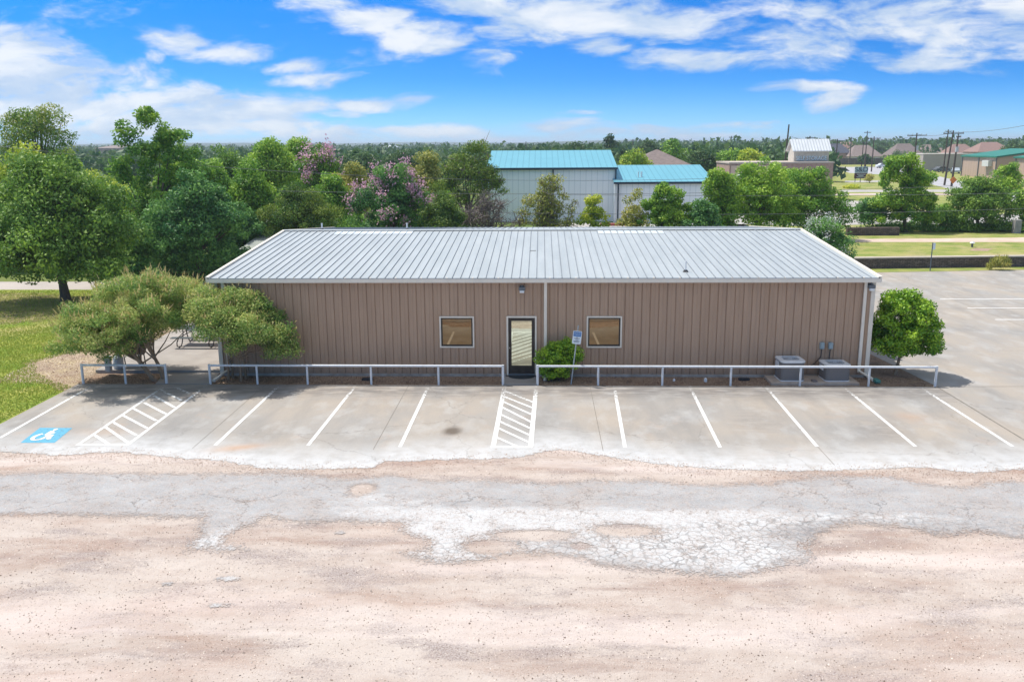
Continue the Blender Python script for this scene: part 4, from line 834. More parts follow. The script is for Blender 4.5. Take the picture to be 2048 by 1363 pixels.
px_tree('low dark bush between the round tree and the tall right-hand clump', 1405, 405, 500, 95, 63, 'dark_bush', 'bush', n_cl=80, cl_r=.45, per=220, leaf=.16, m='bluegreen', trunk=.1, tb=.5)
px_tree('upright green tree hiding the right end of the blue-roofed shed', 1443, 330, 480, 75, 68, 'leafy_tree', gz=0, n_cl=110, cl_r=.5, per=210, leaf=.17, m='green', trunk=.14, tb=.8, lobes=TALL)
px_tree('leafy yellow-tipped tree below the storage tower, left of the sparse one', 1515, 316, 480, 185, 70, 'leafy_tree', gz=.4, n_cl=170, cl_r=.62, per=190, leaf=.18, m='green', trunk=.15, limbs=16, inner=.3, tb=.85)
px_tree('wide loose green tree right below the storage tower', 1615, 333, 480, 190, 72, 'leafy_tree', gz=.4, n_cl=150, cl_r=.62, per=170, leaf=.17, m='green', trunk=.14, limbs=24, inner=.3, tb=.45)
px_tree('bright green treetop right under the left edge of the storage tower', 1568, 335, 470, 90, 76, 'leafy_tree', gz=.7, n_cl=80, cl_r=.6, per=190, leaf=.18, m='green', trunk=.12, tb=.9)
px_tree('white flowering crape myrtle behind the right roof corner', 1640, 436, 530, 140, 54, 'crape_myrtle', n_cl=110, cl_r=.42, per=220, leaf=.13, m='bluegreen', trunk=.08, stems=3, bloom=('white', .42, .15, 70, .09), inner=.5, tb=.75, lobes=None, gz=0)
px_tree('tall dense green tree right of the business sign', 1812, 310, 470, 135, 78, 'leafy_tree', gz=.75, n_cl=150, cl_r=.62, per=230, leaf=.19, m='green', trunk=.2, tb=.62, lobes=TALL)
px_tree('low green shrub left of the tall tree at the terrace wall', 1745, 395, 470, 80, 79, 'green_shrub', 'shrub', gz=.75, n_cl=60, cl_r=.55, per=200, leaf=.17, m='bluegreen', trunk=.08, tb=.6)
px_tree('dark wide bushy tree near the right edge behind the grass terrace', 1955, 355, 470, 150, 79, 'leafy_tree', gz=.75, n_cl=150, cl_r=.66, per=210, leaf=.18, m='oak', trunk=.16, tb=.55)
px_tree('young open tree before the green-roofed warehouse', 2015, 325, 400, 70, 90, 'young_tree', gz=.75, n_cl=50, cl_r=.55, per=130, leaf=.18, m='green', trunk=.1, tb=.7)
px_tree('green tree cut by the right edge of the picture', 2070, 350, 470, 90, 79, 'leafy_tree', gz=.75, n_cl=90, cl_r=.6, per=200, leaf=.18, m='green', trunk=.15, tb=.6)
px_tree('low leafy shrub between the two big trees on the terrace', 1880, 410, 470, 110, 80, 'green_shrub', 'shrub', gz=.75, n_cl=70, cl_r=.55, per=200, leaf=.17, m='green', trunk=.08, tb=.35)
px_tree('small pink-leaved tree right of the business sign', 1739, 348, 366, 20, 176, 'young_tree', gz=.75, n_cl=30, cl_r=.45, per=60, leaf=.22, m='olive', trunk=.08, tb=.9)
px_tree('low yellow flowering hedge in front of the business sign', 1702, 373, 384, 46, 155, 'low_hedge', 'hedge', gz=.75, n_cl=50, cl_r=.5, per=80, leaf=.22, m='yellow', trunk=0, tb=.9)
px_tree('round dark clipped tree behind the business sign', 1731, 308, 333, 36, 300, 'round_tree', gz=.75, n_cl=50, cl_r=.9, per=80, leaf=.4, m='far', trunk=.2, tb=.2)
px_tree('long low pale green tree in front of the far houses', 1800, 304, 333, 90, 315, 'leafy_tree', gz=.75, n_cl=60, cl_r=1.2, per=80, leaf=.45, m='far', trunk=.2, tb=.8)
px_tree('lone dark tree standing above the blue roof on the horizon', 1221, 271, 300, 28, 210, 'pine_tree', n_cl=30, cl_r=.9, per=80, leaf=.4, m='far', trunk=.2, tb=.2)
px_tree('yellow-green tree left of the brown hipped roof', 1268, 303, 345, 60, 122, 'leafy_tree', n_cl=50, cl_r=.9, per=130, leaf=.28, m='yellow', trunk=.15, tb=.4)
for i, (cx_, tp, bt, wd, Y, mm, lab) in enumerate((
    (1345, 280, 340, 60, 170, 'green', 'green tree right behind the brown hipped roof'), (1400, 300, 350, 80, 150, 'far', 'dark tree above the right end of the lower blue roof'),
    (1465, 300, 345, 60, 150, 'green', 'light green tree left of the storage building'), (1500, 305, 345, 45, 140, 'yellow', 'yellow-green treetop before the dark roofed house'),
    (1300, 283, 320, 55, 220, 'far', 'dark rounded tree behind the apex of the hipped roof'), (1150, 290, 335, 60, 190, 'far', 'dark green treetop left of the lone horizon tree'),
    (2030, 279, 320, 60, 260, 'far', 'dark tree at the upper right edge above the green roof'), (1765, 283, 310, 60, 430, 'far', 'dark green tree between two far houses'),
    (720, 310, 345, 100, 140, 'far', 'dark evergreen at the back right of the pink tree'), (800, 308, 340, 90, 150, 'far', 'dark evergreen far behind the large pink crape myrtle'))):
    px_tree(lab, cx_, tp, bt, wd, Y, 'background_tree', n_cl=50, cl_r=1.3, per=110, leaf=.42, m=mm, trunk=.2, tb=.5, group='trees in the middle distance')
px_tree('yellow-green bushy tree filling the gap left of the tall spiky tree', 232, 372, 500, 100, 66, 'leafy_tree', n_cl=90, cl_r=.7, per=230, leaf=.19, m='yellow', trunk=.15, tb=.35)
px_tree('pale green bushy tree low between oak and vine-covered tree', 215, 420, 560, 110, 57, 'leafy_tree', n_cl=100, cl_r=.6, per=230, leaf=.17, m='green', trunk=.15, tb=.8)
px_tree('lime green tree right of the tall spiky tree, below its top', 430, 320, 500, 120, 68, 'leafy_tree', n_cl=110, cl_r=.75, per=230, leaf=.19, m='green', trunk=.2, tb=.65)
px_tree('dark leafy tree between the tall spiky tree and the roof corner', 470, 400, 540, 120, 60, 'leafy_tree', n_cl=110, cl_r=.6, per=230, leaf=.17, m='bluegreen', trunk=.15, tb=.45)
px_tree('light green tree directly left of the yellowish one', 660, 345, 470, 90, 70, 'leafy_tree', n_cl=80, cl_r=.7, per=220, leaf=.18, m='green', trunk=.15, tb=.5)
px_tree('dark green tree at the left picture edge behind the oak', -10, 350, 560, 120, 60, 'leafy_tree', n_cl=110, cl_r=.7, per=230, leaf=.18, m='green', trunk=.15, tb=.4)
# hanging vines
rgv = np.random.RandomState(12); pts = []
for k in range(60):
    x = rgv.uniform(300, 430); y = rgv.uniform(430, 500); q = PY(x, y, 53.4+rgv.rand()); L_ = rgv.uniform(1, 3.4); n = int(L_*45)
    s_ = rgv.rand(n); dx = rgv.normal(0, .4)
    pts.append(np.stack([q.x+dx*s_+rgv.normal(0, .11, n), q.y-.3*s_+rgv.normal(0, .11, n), np.maximum(q.z-L_*s_, .1)], 1))
pts = np.concatenate(pts); vo = leafobj('hanging_vine', pts, .16, .09, .6+rgv.normal(0, .2, len(pts)), 'bluegreen', None, rgv); tag(vo, 'curtain of bright vines hanging in front of the dark tree', 'vine', kind='stuff')
# undergrowth behind
def hedge(name, label, px0, px1, top_, Y0, Y1, n, m, leaf=.2, gz=0, tb=.5):
    rg_ = np.random.RandomState(int(px0)+900); pts = []
    K = 60
    cx_ = rg_.uniform(px0, px1, K); Ys = rg_.uniform(Y0, Y1, K)
    for k in range(K):
        q = PY(cx_[k], 400, Ys[k]); zt = max(PY(cx_[k], top_+rg_.uniform(-8, 25), Ys[k]).z-gz, .5); c = rg_.normal(size=(n//K, 3)); c /= np.linalg.norm(c, axis=1)[:, None]; c *= rg_.rand(n//K, 1)**.4
        pts.append(np.stack([q.x+c[:, 0]*1.5, Ys[k]+c[:, 1]*1.2, gz+np.abs(zt*(.5+c[:, 2]*.5))], 1))
    pts = np.concatenate(pts); o_ = leafobj(name, pts, leaf, leaf*.5, tb+rg_.normal(0, .2, len(pts)), m, None, rg_); return tag(o_, label, 'undergrowth', kind='stuff')
hedge('undergrowth', 'dense low undergrowth below the trees left of the roof', -60, 520, 500, 58, 64, 50000, 'bluegreen')
hedge('undergrowth', 'tangled green undergrowth behind the left half of the roof', 500, 960, 425, 66, 72, 42000, 'green', tb=.4)
hedge('undergrowth', 'mixed leafy backdrop in the gap between pine and tall tree', -60, 900, 352, 84, 100, 60000, 'green', .28, tb=.75)
hedge('undergrowth', 'thin brush behind the right half of the roof', 1240, 1700, 447, 66, 70, 14000, 'bluegreen')
hedge('undergrowth', 'green thicket along the back of the grass terrace', 1740, 2080, 440, 78, 80, 26000, 'oak', .18, .75)
# far woods
def woods(name, label, pxr, Yr, hr, n, leafs=80, tb=.4, gz=0):
    rg_ = np.random.RandomState(n); pts = []; sz = []
    for k in range(n):
        Y = rg_.uniform(*Yr); q = PY(rg_.uniform(*pxr), 300, Y); h_ = rg_.uniform(*hr); r_ = h_*rg_.uniform(.35, .6)
        c = rg_.normal(size=(leafs, 3)); c /= np.linalg.norm(c, axis=1)[:, None]; c *= rg_.rand(leafs, 1)**.35; c[:, 2] = np.abs(c[:, 2])*1.3-.2
        pts.append(np.stack([q.x+c[:, 0]*r_, Y+c[:, 1]*r_, gz+h_*.35+c[:, 2]*h_*.55], 1)); sz.append(np.full(leafs, r_*.42))
    pts = np.concatenate(pts); sz = np.concatenate(sz); rr_ = quads(pts, sz, sz*.7, rg_, .4)
    o_ = npmesh(name, rr_, np.arange(len(rr_)).reshape(-1, 4), LM['far'], None, {'tint': np.repeat(np.clip(np.repeat(rg_.normal(tb, .2, n), leafs)+rg_.normal(0, .12, len(pts)), 0, 1), 4)}); return tag(o_, label, 'woodland', kind='stuff')
woods('distant_woods', 'distant green woods seen between the near trees on the left', (-100, 1260), (150, 420), (6, 8.6), 700, 90)
woods('distant_woods', 'bluish far woods along the left horizon', (-200, 1300), (450, 1500), (7.5, 11.5), 1100, 60)
woods('distant_woods', 'belt of dark trees behind the white sheds and hipped roof', (1030, 1660), (180, 420), (6.5, 9.3), 420, 90)
woods('distant_woods', 'dark tree line behind the far houses on the right', (1250, 2300), (380, 1200), (9, 12.5), 900, 60)
# far hills
def hills():
    xs_ = np.linspace(-3500, 3500, 140); vs = []; ys_ = [1500, 1900, 2600, 3600]
    for jy, y in enumerate(ys_):
        for x_ in xs_:
            n_ = mnoise.noise(Vector((x_*.0016, jy*.7, 3))); n2 = mnoise.noise(Vector((x_*.03, jy, 9)))
            vs.append((x_, y, [-2, 13, 22, 26][jy]*(.75+.55*n_)+n2*2.2))
    n = len(xs_); fs = [(a*n+i, a*n+i+1, (a+1)*n+i+1, (a+1)*n+i) for a in range(3) for i in range(n-1)]
    npmesh('hills', vs, fs, pm('hill_woods', (.03, .06, .035), (.07, .10, .05), .02, .95, st=(1, 1, 6)))['kind'] = 'structure'
hills()
# ---------------------------------------------------------------- white sheds with blue-green roofs
def mat_ribbed(name, c1, c2, freq, axis=0, rough=.5):
    m, t = newmat(name); p = t.pos(); s_ = t.node('ShaderNodeSeparateXYZ'); t.l.new(p, s_.inputs[0])
    wv_ = t.math('FRACT', t.math('MULTIPLY', s_.outputs[axis], freq)); c = t.mix(t.rng(wv_, .84, .88), c1, c2)
    c = t.mix(t.rng(t.noise(t.scale(p, 1, 1, .3), .4, 4), .4, .7, 0, .25), c, c2); finish(t, c, rough, 0, .4); return m
TEAL = mat_ribbed('teal_roof', (.13, .37, .46), (.09, .28, .36), 1.5); WSID = mat_ribbed('white_siding', (.90, .92, .93), (.74, .78, .80), 1.6)
NAVY = pm('navy_trim', (.025, .045, .07), None)
def shed(label, px0, px1, Y, ye, yr_, Yr, grp, extl=0):
    x0 = PY(px0, ye, Y).x-extl; x1 = PY(px1, ye, Y).x; ze = PY((px0+px1)/2, ye, Y).z; zr = PY((px0+px1)/2, yr_, Yr).z; Yb = 2*Yr-Y
    r = thing('storage_shed', label, 'shed', ((x0+x1)/2, Y, 0), group=grp); hw = (x1-x0)/2; dr = Yr-Y
    MB().add([(-hw, 0, 0), (hw, 0, 0), (hw, 0, ze), (-hw, 0, ze), (-hw, 2*dr, 0), (hw, 2*dr, 0), (hw, 2*dr, ze), (-hw, 2*dr, ze), (-hw, dr, zr), (hw, dr, zr)],
             [(0, 1, 2, 3), (5, 4, 7, 6), (1, 5, 6, 9, 2), (4, 0, 3, 8, 7)]).build('wall', WSID, r)
    MB().ext([(-.25, ze+.02), (dr, zr+.05), (2*dr+.25, ze+.02), (2*dr+.25, ze+.10), (dr, zr+.14), (-.25, ze+.10)], -hw-.1, hw+.1).build('roof', TEAL, r)
    MB().box(-hw-.1, hw+.1, -.36, -.26, ze-.14, ze+.1).build('gutter', NAVY, r)
    return r, hw, ze
r, hw, ze = shed('taller white metal shed with a blue-green roof', 975, 1233, 98, 337, 303, 108, 'white sheds behind the building', 0)
for px in (1106, 1231): X = PY(px, 380, 97.9).x-r.location.x; MB().box(X-.07, X+.07, -.22, -.06, 0, ze-.1).build('downspout', NAVY, r)
r, hw, ze = shed('lower white metal shed with blue-green roof to the right of the taller one', 1229, 1428, 96.5, 365, 332, 106, 'white sheds behind the building')
X = PY(1236, 400, 96.4).x-r.location.x; MB().box(X-.07, X+.07, -.22, -.06, 0, ze-.1).build('downspout', NAVY, r)
MB().tube([(-2.6, 2, ze+.3), (-2.6, 2, ze+1.1)], .06, 6).tube([(-2.2, 2.4, ze+.3), (-2.2, 2.4, ze+1.1)], .1, 6).build('vent_pipe', VP, r)
tag(MB().box(PY(1200, 442, 93).x, PY(1265, 442, 93).x, 92.6, 93, 0, .25).build('red_kerb', pm('red_paint', (.55, .12, .1), (.4, .1, .08), 4)), kind='structure')
sheet('shed_apron', rect(2, 19.5, 86, 96.3), .004, PALE)
# hipped brown roof house
def hip(name, label, px0, px1, ytop, yeave, Y, dp, roofm, wallm, group=None, ridge=.0, gz=0, base=None, win=2, wz=None):
    a = PY(px0, yeave, Y); c = PY(px1, yeave, Y); hw = (c.x-a.x)/2; ze = max(a.z-gz, 2.2); zt = PY((px0+px1)/2, ytop, Y+dp/2).z-gz
    r = thing(name, label, 'house', ((a.x+c.x)/2, Y, gz), group=group)
    MB().box(-hw+.3, hw-.3, .3, dp-.3, 0, ze).build('wall', wallm, r)
    rg_ = hw*ridge
    MB().add([(-hw, 0, ze), (hw, 0, ze), (hw, dp, ze), (-hw, dp, ze), (-rg_, dp/2, zt), (rg_, dp/2, zt)], [(0, 1, 5, 4), (1, 2, 5), (2, 3, 4, 5), (3, 0, 4), (0, 3, 2, 1)]).build('roof', roofm, r)
    for k in range(win):
        X = -hw*.6+hw*1.2*k/max(win-1, 1); wo_ = MB().box(X-.6, X+.6, .24, .29, ze*.45, ze*.8).build('window', GCL, r); MB().box(X-.5, X+.5, .20, .235, ze*.45+.1, ze*.8-.1).build('pane', DK, wo_)
    return r
BRR = pm('brown_shingle', (.17, .135, .125), (.22, .175, .16), 2, .9); GYR = pm('slate_roof', (.055, .06, .085), (.085, .09, .115), 2, .9); TNR = pm('tan_shingle', (.21, .16, .145), (.27, .215, .195), 2, .9)
RDR = pm('reddish_shingle', (.24, .15, .13), (.3, .19, .16), 2, .9)
BRICK = pm('far_brick', (.34, .22, .18), (.44, .31, .26), 3, .9); CREAM = pm('cream_wall', (.55, .5, .44), None); WHW = pm('white_wall', (.62, .62, .6), None)
hip('hip_roof_house', 'brown shingled hipped roof rising behind the lower blue-roofed shed', 1255, 1392, 299, 334, 128, 12, BRR, CREAM, ridge=.03)
for i, (a_, b_, yt, ye, Y, rm, wm, lab) in enumerate((
   (1518, 1582, 294, 311, 300, GYR, WHW, 'dark slate roofed house left of the storage tower'), (1655, 1706, 287, 306, 350, GYR, BRICK, 'dark roofed brick house just right of the storage tower'),
   (1700, 1768, 290, 313, 345, TNR, CREAM, 'house with grey-tan gabled roof behind the round dark tree'), (1668, 1740, 284, 302, 420, RDR, BRICK, 'reddish roofed house furthest back right of the tower'),
   (1786, 1850, 287, 311, 370, BRR, BRICK, 'brown roofed house behind the pale low tree'), (1838, 1905, 289, 308, 400, TNR, BRICK, 'tan roofed house behind the beige flat-roofed building'),
   (1900, 1962, 288, 309, 380, RDR, BRICK, 'reddish house behind the tall double poles'), (1955, 2032, 284, 304, 350, RDR, BRICK, 'large reddish roofed house behind the green-roofed warehouse'),
   (1440, 1500, 291, 306, 340, BRR, CREAM, 'brown roofed house seen over trees left of the dark roofed one'))):
    hip('house', lab, a_, b_, yt, ye, Y, 13, rm, wm, 'houses on the right horizon', .4, .75)
# dark fence in front of houses
a_ = PY(1650, 322, 325); c_ = PY(1850, 322, 325); fz = thing('board_fence', 'long dark board fence in front of the far houses', 'fence', (a_.x, 325, .75))
mb = MB()
for k in range(int((c_.x-a_.x)/1.2)): mb.box(k*1.2, k*1.2+1.15, 0, .05, 0, 2.3)
mb.build('boards', pm('fence_wood', (.09, .08, .085), (.13, .115, .115), 2), fz)
mb = MB()
for k in range(int((c_.x-a_.x)/2.4)): mb.box(k*2.4-.06, k*2.4+.06, .06, .16, 0, 2.0)
tag(mb.build('posts', pm('fence_post', (.08, .07, .07), None), fz), kind='stuff')
# storage tower and brick base
STONE = pm('limestone', (.52, .47, .40), (.62, .57, .49), 2.5, .9); WMR = pm('white_metal_roof', (.74, .76, .78), (.66, .68, .70), 1.2, .4); SW = pm('stucco_peach', (.62, .46, .36), None)
tp_ = PY(1622, 326, 125); z1 = tp_.z
bb_ = thing('brick_storage_office', 'long flat brick building carrying the stone storage tower', 'building', (PY(1563, 326, 123).x, 123, .75)); hwb = S(100, 123)
MB().box(-hwb, hwb, 0, 9, 0, z1-.75).build('wall', BRICK, bb_); MB().box(-hwb-.1, hwb+.1, -.1, 9.1, z1-.75, z1-.55).build('coping', pm('coping', (.5, .42, .36), None), bb_)
MB().box(-hwb+.2, -hwb+5, -.08, -.01, .6, z1-1.0).build('stucco_panel', SW, bb_)
tw = thing('storage_tower', 'square stone tower with white metal gable roof and raised lettering', 'tower', (tp_.x, 126.5, z1-.2), 0); W2, D2 = 2.4, 1.45
he = PY(1622, 301.5, 125).z-z1+.2; hr_ = he+1.55
MB().add([(-W2, -D2, 0), (W2, -D2, 0), (W2, D2, 0), (-W2, D2, 0), (-W2, -D2, he), (W2, -D2, he), (W2, D2, he), (-W2, D2, he), (-W2, 0, hr_-.15), (W2, 0, hr_-.15)],
         [(0, 1, 5, 4), (2, 3, 7, 6), (1, 2, 6, 9, 5), (3, 0, 4, 8, 7)]).build('wall', STONE, tw)
ro_ = MB().ext([(-D2-.35, he-.12), (0, hr_-.1), (D2+.35, he-.12), (D2+.35, he), (0, hr_+.05), (-D2-.35, he)], -W2-.3, W2+.3).build('roof', WMR, tw)
mb = MB()
for k in range(13):
    x_ = -W2+k*2*W2/12; mb.add([(x_-.03, -D2-.35, he+.01), (x_+.03, -D2-.35, he+.01), (x_+.03, 0, hr_+.06), (x_-.03, 0, hr_+.06), (x_-.03, -D2-.35, he+.08), (x_+.03, -D2-.35, he+.08), (x_+.03, 0, hr_+.13), (x_-.03, 0, hr_+.13)], [(4, 5, 6, 7), (0, 4, 7, 3), (1, 2, 6, 5), (0, 1, 5, 4)])
mb.build('seam', pm('roof_seam_white', (.5, .53, .55), None), ro_)
text('lettering', 'SELF STORAGE', .80, pm('letter_white', (.80, .90, .93), None), tw, (0, -D2-.12, he*.45), (R(90), 0, 0), .02, .80)
text('letter_edge', 'SELF STORAGE', .80, pm('letter_blue', (.08, .24, .34), None), tw, (.05, -D2-.05, he*.45-.05), (R(90), 0, 0), .03, .80)
# business sign
q = PY(1720, 378, 178); sgn = thing('business_sign', 'two panel roadside sign with pale blue top and maroon lower panel', 'sign', (q.x, 178, .75)); z = lambda y: PY(1720, y, 178).z-.75
MB().box(-S(12.5, 178), S(12.5, 178), 0, .2, z(346), z(333.5)).build('upper_panel', pm('pale_blue_panel', (.48, .60, .70), None), sgn)
text('lettering', 'S&D', S(12, 178), dkb, sgn, (0, -.03, z(339.2)), (R(90), 0, 0), .02, 1.2)
MB().box(-S(10, 178), S(10, 178), -.03, -.005, z(344.9), z(344.2)).build('small_print', dkb, sgn)
MB().box(-S(12.5, 178), S(12, 178), 0, .2, z(357), z(346.3)).build('lower_panel', pm('maroon_panel', (.075, .025, .03), None), sgn)
mb = MB()
for k, w2 in enumerate((8, 5, 9)): mb.box(-S(w2, 178), S(w2, 178), -.03, -.005, z(349.3+k*2.7), z(348.3+k*2.7))
mb.build('small_print', wt_, sgn)
MB().box(-S(10, 178)-.06, -S(10, 178)+.06, .21, .3, 0, z(345)).box(-.06, .06, .21, .3, 0, z(345)).build('post', LG, sgn)
# terrace on the right, walls and strips
TZ = .70
sheet('terrace', [(20, 60.05), (34.5, 61.2), (600, 110), (600, 420), (20, 420)], TZ, G_FIELD)
def tsheet(name, pxs, m, z=.004):
    pts = [P(x, y, TZ) for x, y in pxs]; sheet(name, [(p.x, p.y) for p in pts], TZ+z, m)
tsheet('gravel_path', [(1690, 484), (2100, 484), (2100, 474), (1900, 476.5), (1690, 478)], pm('path_pale', (.50, .38, .30), (.62, .5, .42), .8, .95))
tsheet('service_yard', [(1440, 447), (1600, 452), (1770, 448), (1900, 452), (2100, 440), (2100, 428), (1790, 428), (1745, 404), (1650, 397), (1440, 397)], PALE)
tsheet('pavement', [(1660, 390), (1800, 390), (1990, 391), (1990, 387), (1800, 387), (1660, 387)], pm('pink_walk', (.50, .36, .31), (.62, .55, .5), .3))
tsheet('pavement', [(1680, 384), (1800, 384), (1800, 380), (1680, 379)], PALE); tsheet('pavement', [(1690, 365), (1780, 364), (1780, 360.5), (1690, 361.5)], PALE)
ROADM = pm('far_road', (.36, .355, .37), (.44, .43, .44), .3)
tsheet('road', [(1700, 346), (1790, 350), (1900, 378), (2100, 420), (2100, 398), (1960, 372), (1850, 346), (1790, 334), (1660, 334)], ROADM)
tsheet('kerb_strip', [(1840, 384), (1990, 384), (1990, 379), (1840, 379)], PALE)
tsheet('dry_ground', [(1640, 342), (1700, 342), (1690, 335), (1640, 335)], pm('red_soil', (.42, .26, .16), (.36, .28, .16), .2))
tsheet('dirt_patch', [(1938, 501), (1975, 502), (1985, 497), (1950, 496)], pm('soil', (.4, .28, .2), (.3, .2, .14), 2))
def mat_stoneblock():
    m, t = newmat('stacked_stone'); p = t.pos(); b_ = t.node('ShaderNodeTexBrick'); sw = t.node('ShaderNodeSeparateXYZ'); t.l.new(p, sw.inputs[0]); cb_ = t.node('ShaderNodeCombineXYZ')
    t.l.new(sw.outputs[0], cb_.inputs[0]); t.l.new(sw.outputs[2], cb_.inputs[1]); t.l.new(cb_.outputs[0], b_.inputs['Vector']); b_.inputs['Scale'].default_value = 2.6
    b_.inputs['Color1'].default_value = (.17, .125, .11, 1); b_.inputs['Color2'].default_value = (.29, .22, .19, 1); b_.inputs['Mortar'].default_value = (.025, .02, .02, 1); b_.inputs['Mortar Size'].default_value = .035; b_.inputs['Brick Width'].default_value = .9
    c = t.mix(t.rng(t.noise(p, 3, 5, .7), .4, .65), b_.outputs[0], (.09, .075, .07)); finish(t, c, .9, 0, .2, b_.outputs[1], .5, .03); return m
SB = mat_stoneblock()
rw = thing('retaining_wall', 'long low dark stone retaining wall behind the side parking', 'wall', (20, 59.7, 0))
MB().add([(0, 0, 0), (14.5, 1.15, 0), (80, 7, 0), (80, 7.5, 0), (14.4, 1.6, 0), (0, .45, 0)]+[(0, 0, .68), (14.5, 1.15, .68), (80, 7, .68), (80, 7.5, .68), (14.4, 1.6, .68), (0, .45, .68)],
         [(0, 1, 7, 6), (1, 2, 8, 7), (2, 3, 9, 8), (3, 4, 10, 9), (4, 5, 11, 10), (5, 0, 6, 11), (6, 7, 8, 9, 10, 11)]).build('wall', SB, rw)
MB().add([(0, -.04, .68), (14.5, 1.11, .68), (80, 6.96, .68), (80, 7.6, .68), (14.4, 1.7, .68), (0, .55, .68)]+[(0, -.04, .76), (14.5, 1.11, .76), (80, 6.96, .76), (80, 7.6, .76), (14.4, 1.7, .76), (0, .55, .76)],
         [(0, 1, 7, 6), (1, 2, 8, 7), (2, 3, 9, 8), (3, 4, 10, 9), (4, 5, 11, 10), (5, 0, 6, 11), (6, 7, 8, 9, 10, 11)]).build('cap', pm('wall_cap', (.42, .36, .30), (.5, .44, .38), 2), rw)
sheet('verge', [(12.1, 56.95), (33.5, 59.35), (60, 62.2), (60, 64.9), (34.5, 60.8), (20, 59.68), (12.1, 59.6)], .0085, G_FIELD)
x0, x1 = P(1690, 470, TZ).x, P(1795, 470, TZ).x; Y = P(1750, 471, TZ).y
tag(MB().box(x0, x1, Y, Y+.4, TZ-.02, TZ+.68).build('low_wall', SB, None, .01), 'short dark stone wall at the back of the grass terrace', 'wall')
x0 = P(2035, 467, TZ); tag(MB().box(x0.x-.28, x0.x+.28, x0.y, x0.y+.5, TZ-.02, TZ+1.15).build('stone_pier', pm('pier', (.25, .24, .24), (.33, .31, .3), 3), None, .02), 'grey stone pier at the right end of the terrace trees', 'pillar')
# clump of dry grass at the wall, side lot sign
rgq = np.random.RandomState(44); q = P(2003, 541); tree('ornamental_grass', 'grey-green grass clump growing against the retaining wall', 'plant', (q.x, q.y+.3, 0), [((0, 0, .4), (.75, .4, .45))], rgq, n_cl=30, cl_r=.22, per=60, leaf=.3, lw=.1, m='olive', trunk=0, tb=.6, droop=(0, 0, .9))
q = P(1860, 542); ls = thing('side_lot_sign', 'narrow metal sign post at the back edge of the side parking', 'sign', (q.x, q.y, 0)); zt = PY(1861, 485, q.y).z
MB().tube([(0, 0, -.1), (0, 0, zt)], .035, 8).build('post', pm('sign_post_grey', (.12, .15, .18), None), ls); MB().box(.02, .17, -.06, -.04, zt-.46, zt-.02).build('sign_board', wt_, ls)
# sprinkler/valve box on the terrace
q = P(1944, 494, TZ); vb = thing('valve_box', 'small grey valve sticking out of the terrace grass', 'valve', (q.x, q.y, TZ)); MB().tube([(0, 0, 0), (0, 0, .3)], .08, 8).build('stem', LG, vb); MB().tube([(0, 0, .3), (0, 0, .42)], [.2, .1], 10).build('cap', LL, vb)
# green roofed warehouses, beige building
PEACH = mat_ribbed('peach_siding', (.50, .36, .28), (.42, .30, .24), .8, 1); GRR = pm('green_roof', (.02, .17, .115), (.03, .21, .14), 1, .45)
def warehouse(label, X, Ym, hw, dp, ze, zt, wallm, roofm, grp):
    r = thing('warehouse', label, 'warehouse', (X, Ym, TZ), R(-90), grp)
    MB().add([(-hw, 0, 0), (hw, 0, 0), (hw, dp, 0), (-hw, dp, 0), (-hw, 0, ze), (hw, 0, ze), (hw, dp, ze), (-hw, dp, ze), (-hw, dp/2, zt), (hw, dp/2, zt)], [(0, 1, 5, 4), (1, 2, 6, 9, 5), (2, 3, 7, 6), (3, 0, 4, 8, 7)]).build('wall', wallm, r)
    MB().ext([(-.4, ze), (dp/2, zt+.05), (dp+.4, ze), (dp+.4, ze+.3), (dp/2, zt+.35), (-.4, ze+.3)], -hw-.3, hw+.3).build('roof', roofm, r)
    for X_ in (-hw+.2, 0, hw-.2): MB().box(X_-.1, X_+.1, -.16, -.02, 0, ze-.05).build('downspout', LG, r)
    return r
r = warehouse('peach warehouse with green metal roof and white wall box beside its door', 99, 204, 8, 22, 4.4, 5.9, PEACH, GRR, 'warehouses at the right edge')
MB().box(3.2, 6.0, -.9, -.05, 2.5, 3.8).build('wall_box', WHW, r)
r = warehouse('larger peach warehouse with green roof and rooftop fans, cut by the right edge', 99.5, 168, 21.5, 26, 4.4, 6.1, PEACH, GRR, 'warehouses at the right edge')
MB().box(-14.0, -11.6, -.09, -.03, 0, 3.6).build('door', WHW, r)
for k in range(4):
    MB().box(-20+k*4.2, -17.4+k*4.2, 12.2, 13.8, 5.9, 7.1).build('roof_fan', VP, r, .15)
a = PY(1847, 309, 245); c = PY(1950, 309, 245); r = thing('flat_roof_building', 'long beige flat-roofed building left of the green-roofed warehouse', 'building', ((a.x+c.x)/2, 245, TZ)); hw = (c.x-a.x)/2
MB().box(-hw, hw, 0, 12, 0, a.z-TZ).build('wall', pm('beige_wall', (.44, .39, .33), (.4, .35, .3), .4), r); MB().box(-hw-.1, hw+.1, -.1, 12.1, a.z-TZ, a.z-TZ+.2).build('coping', CREAM, r)
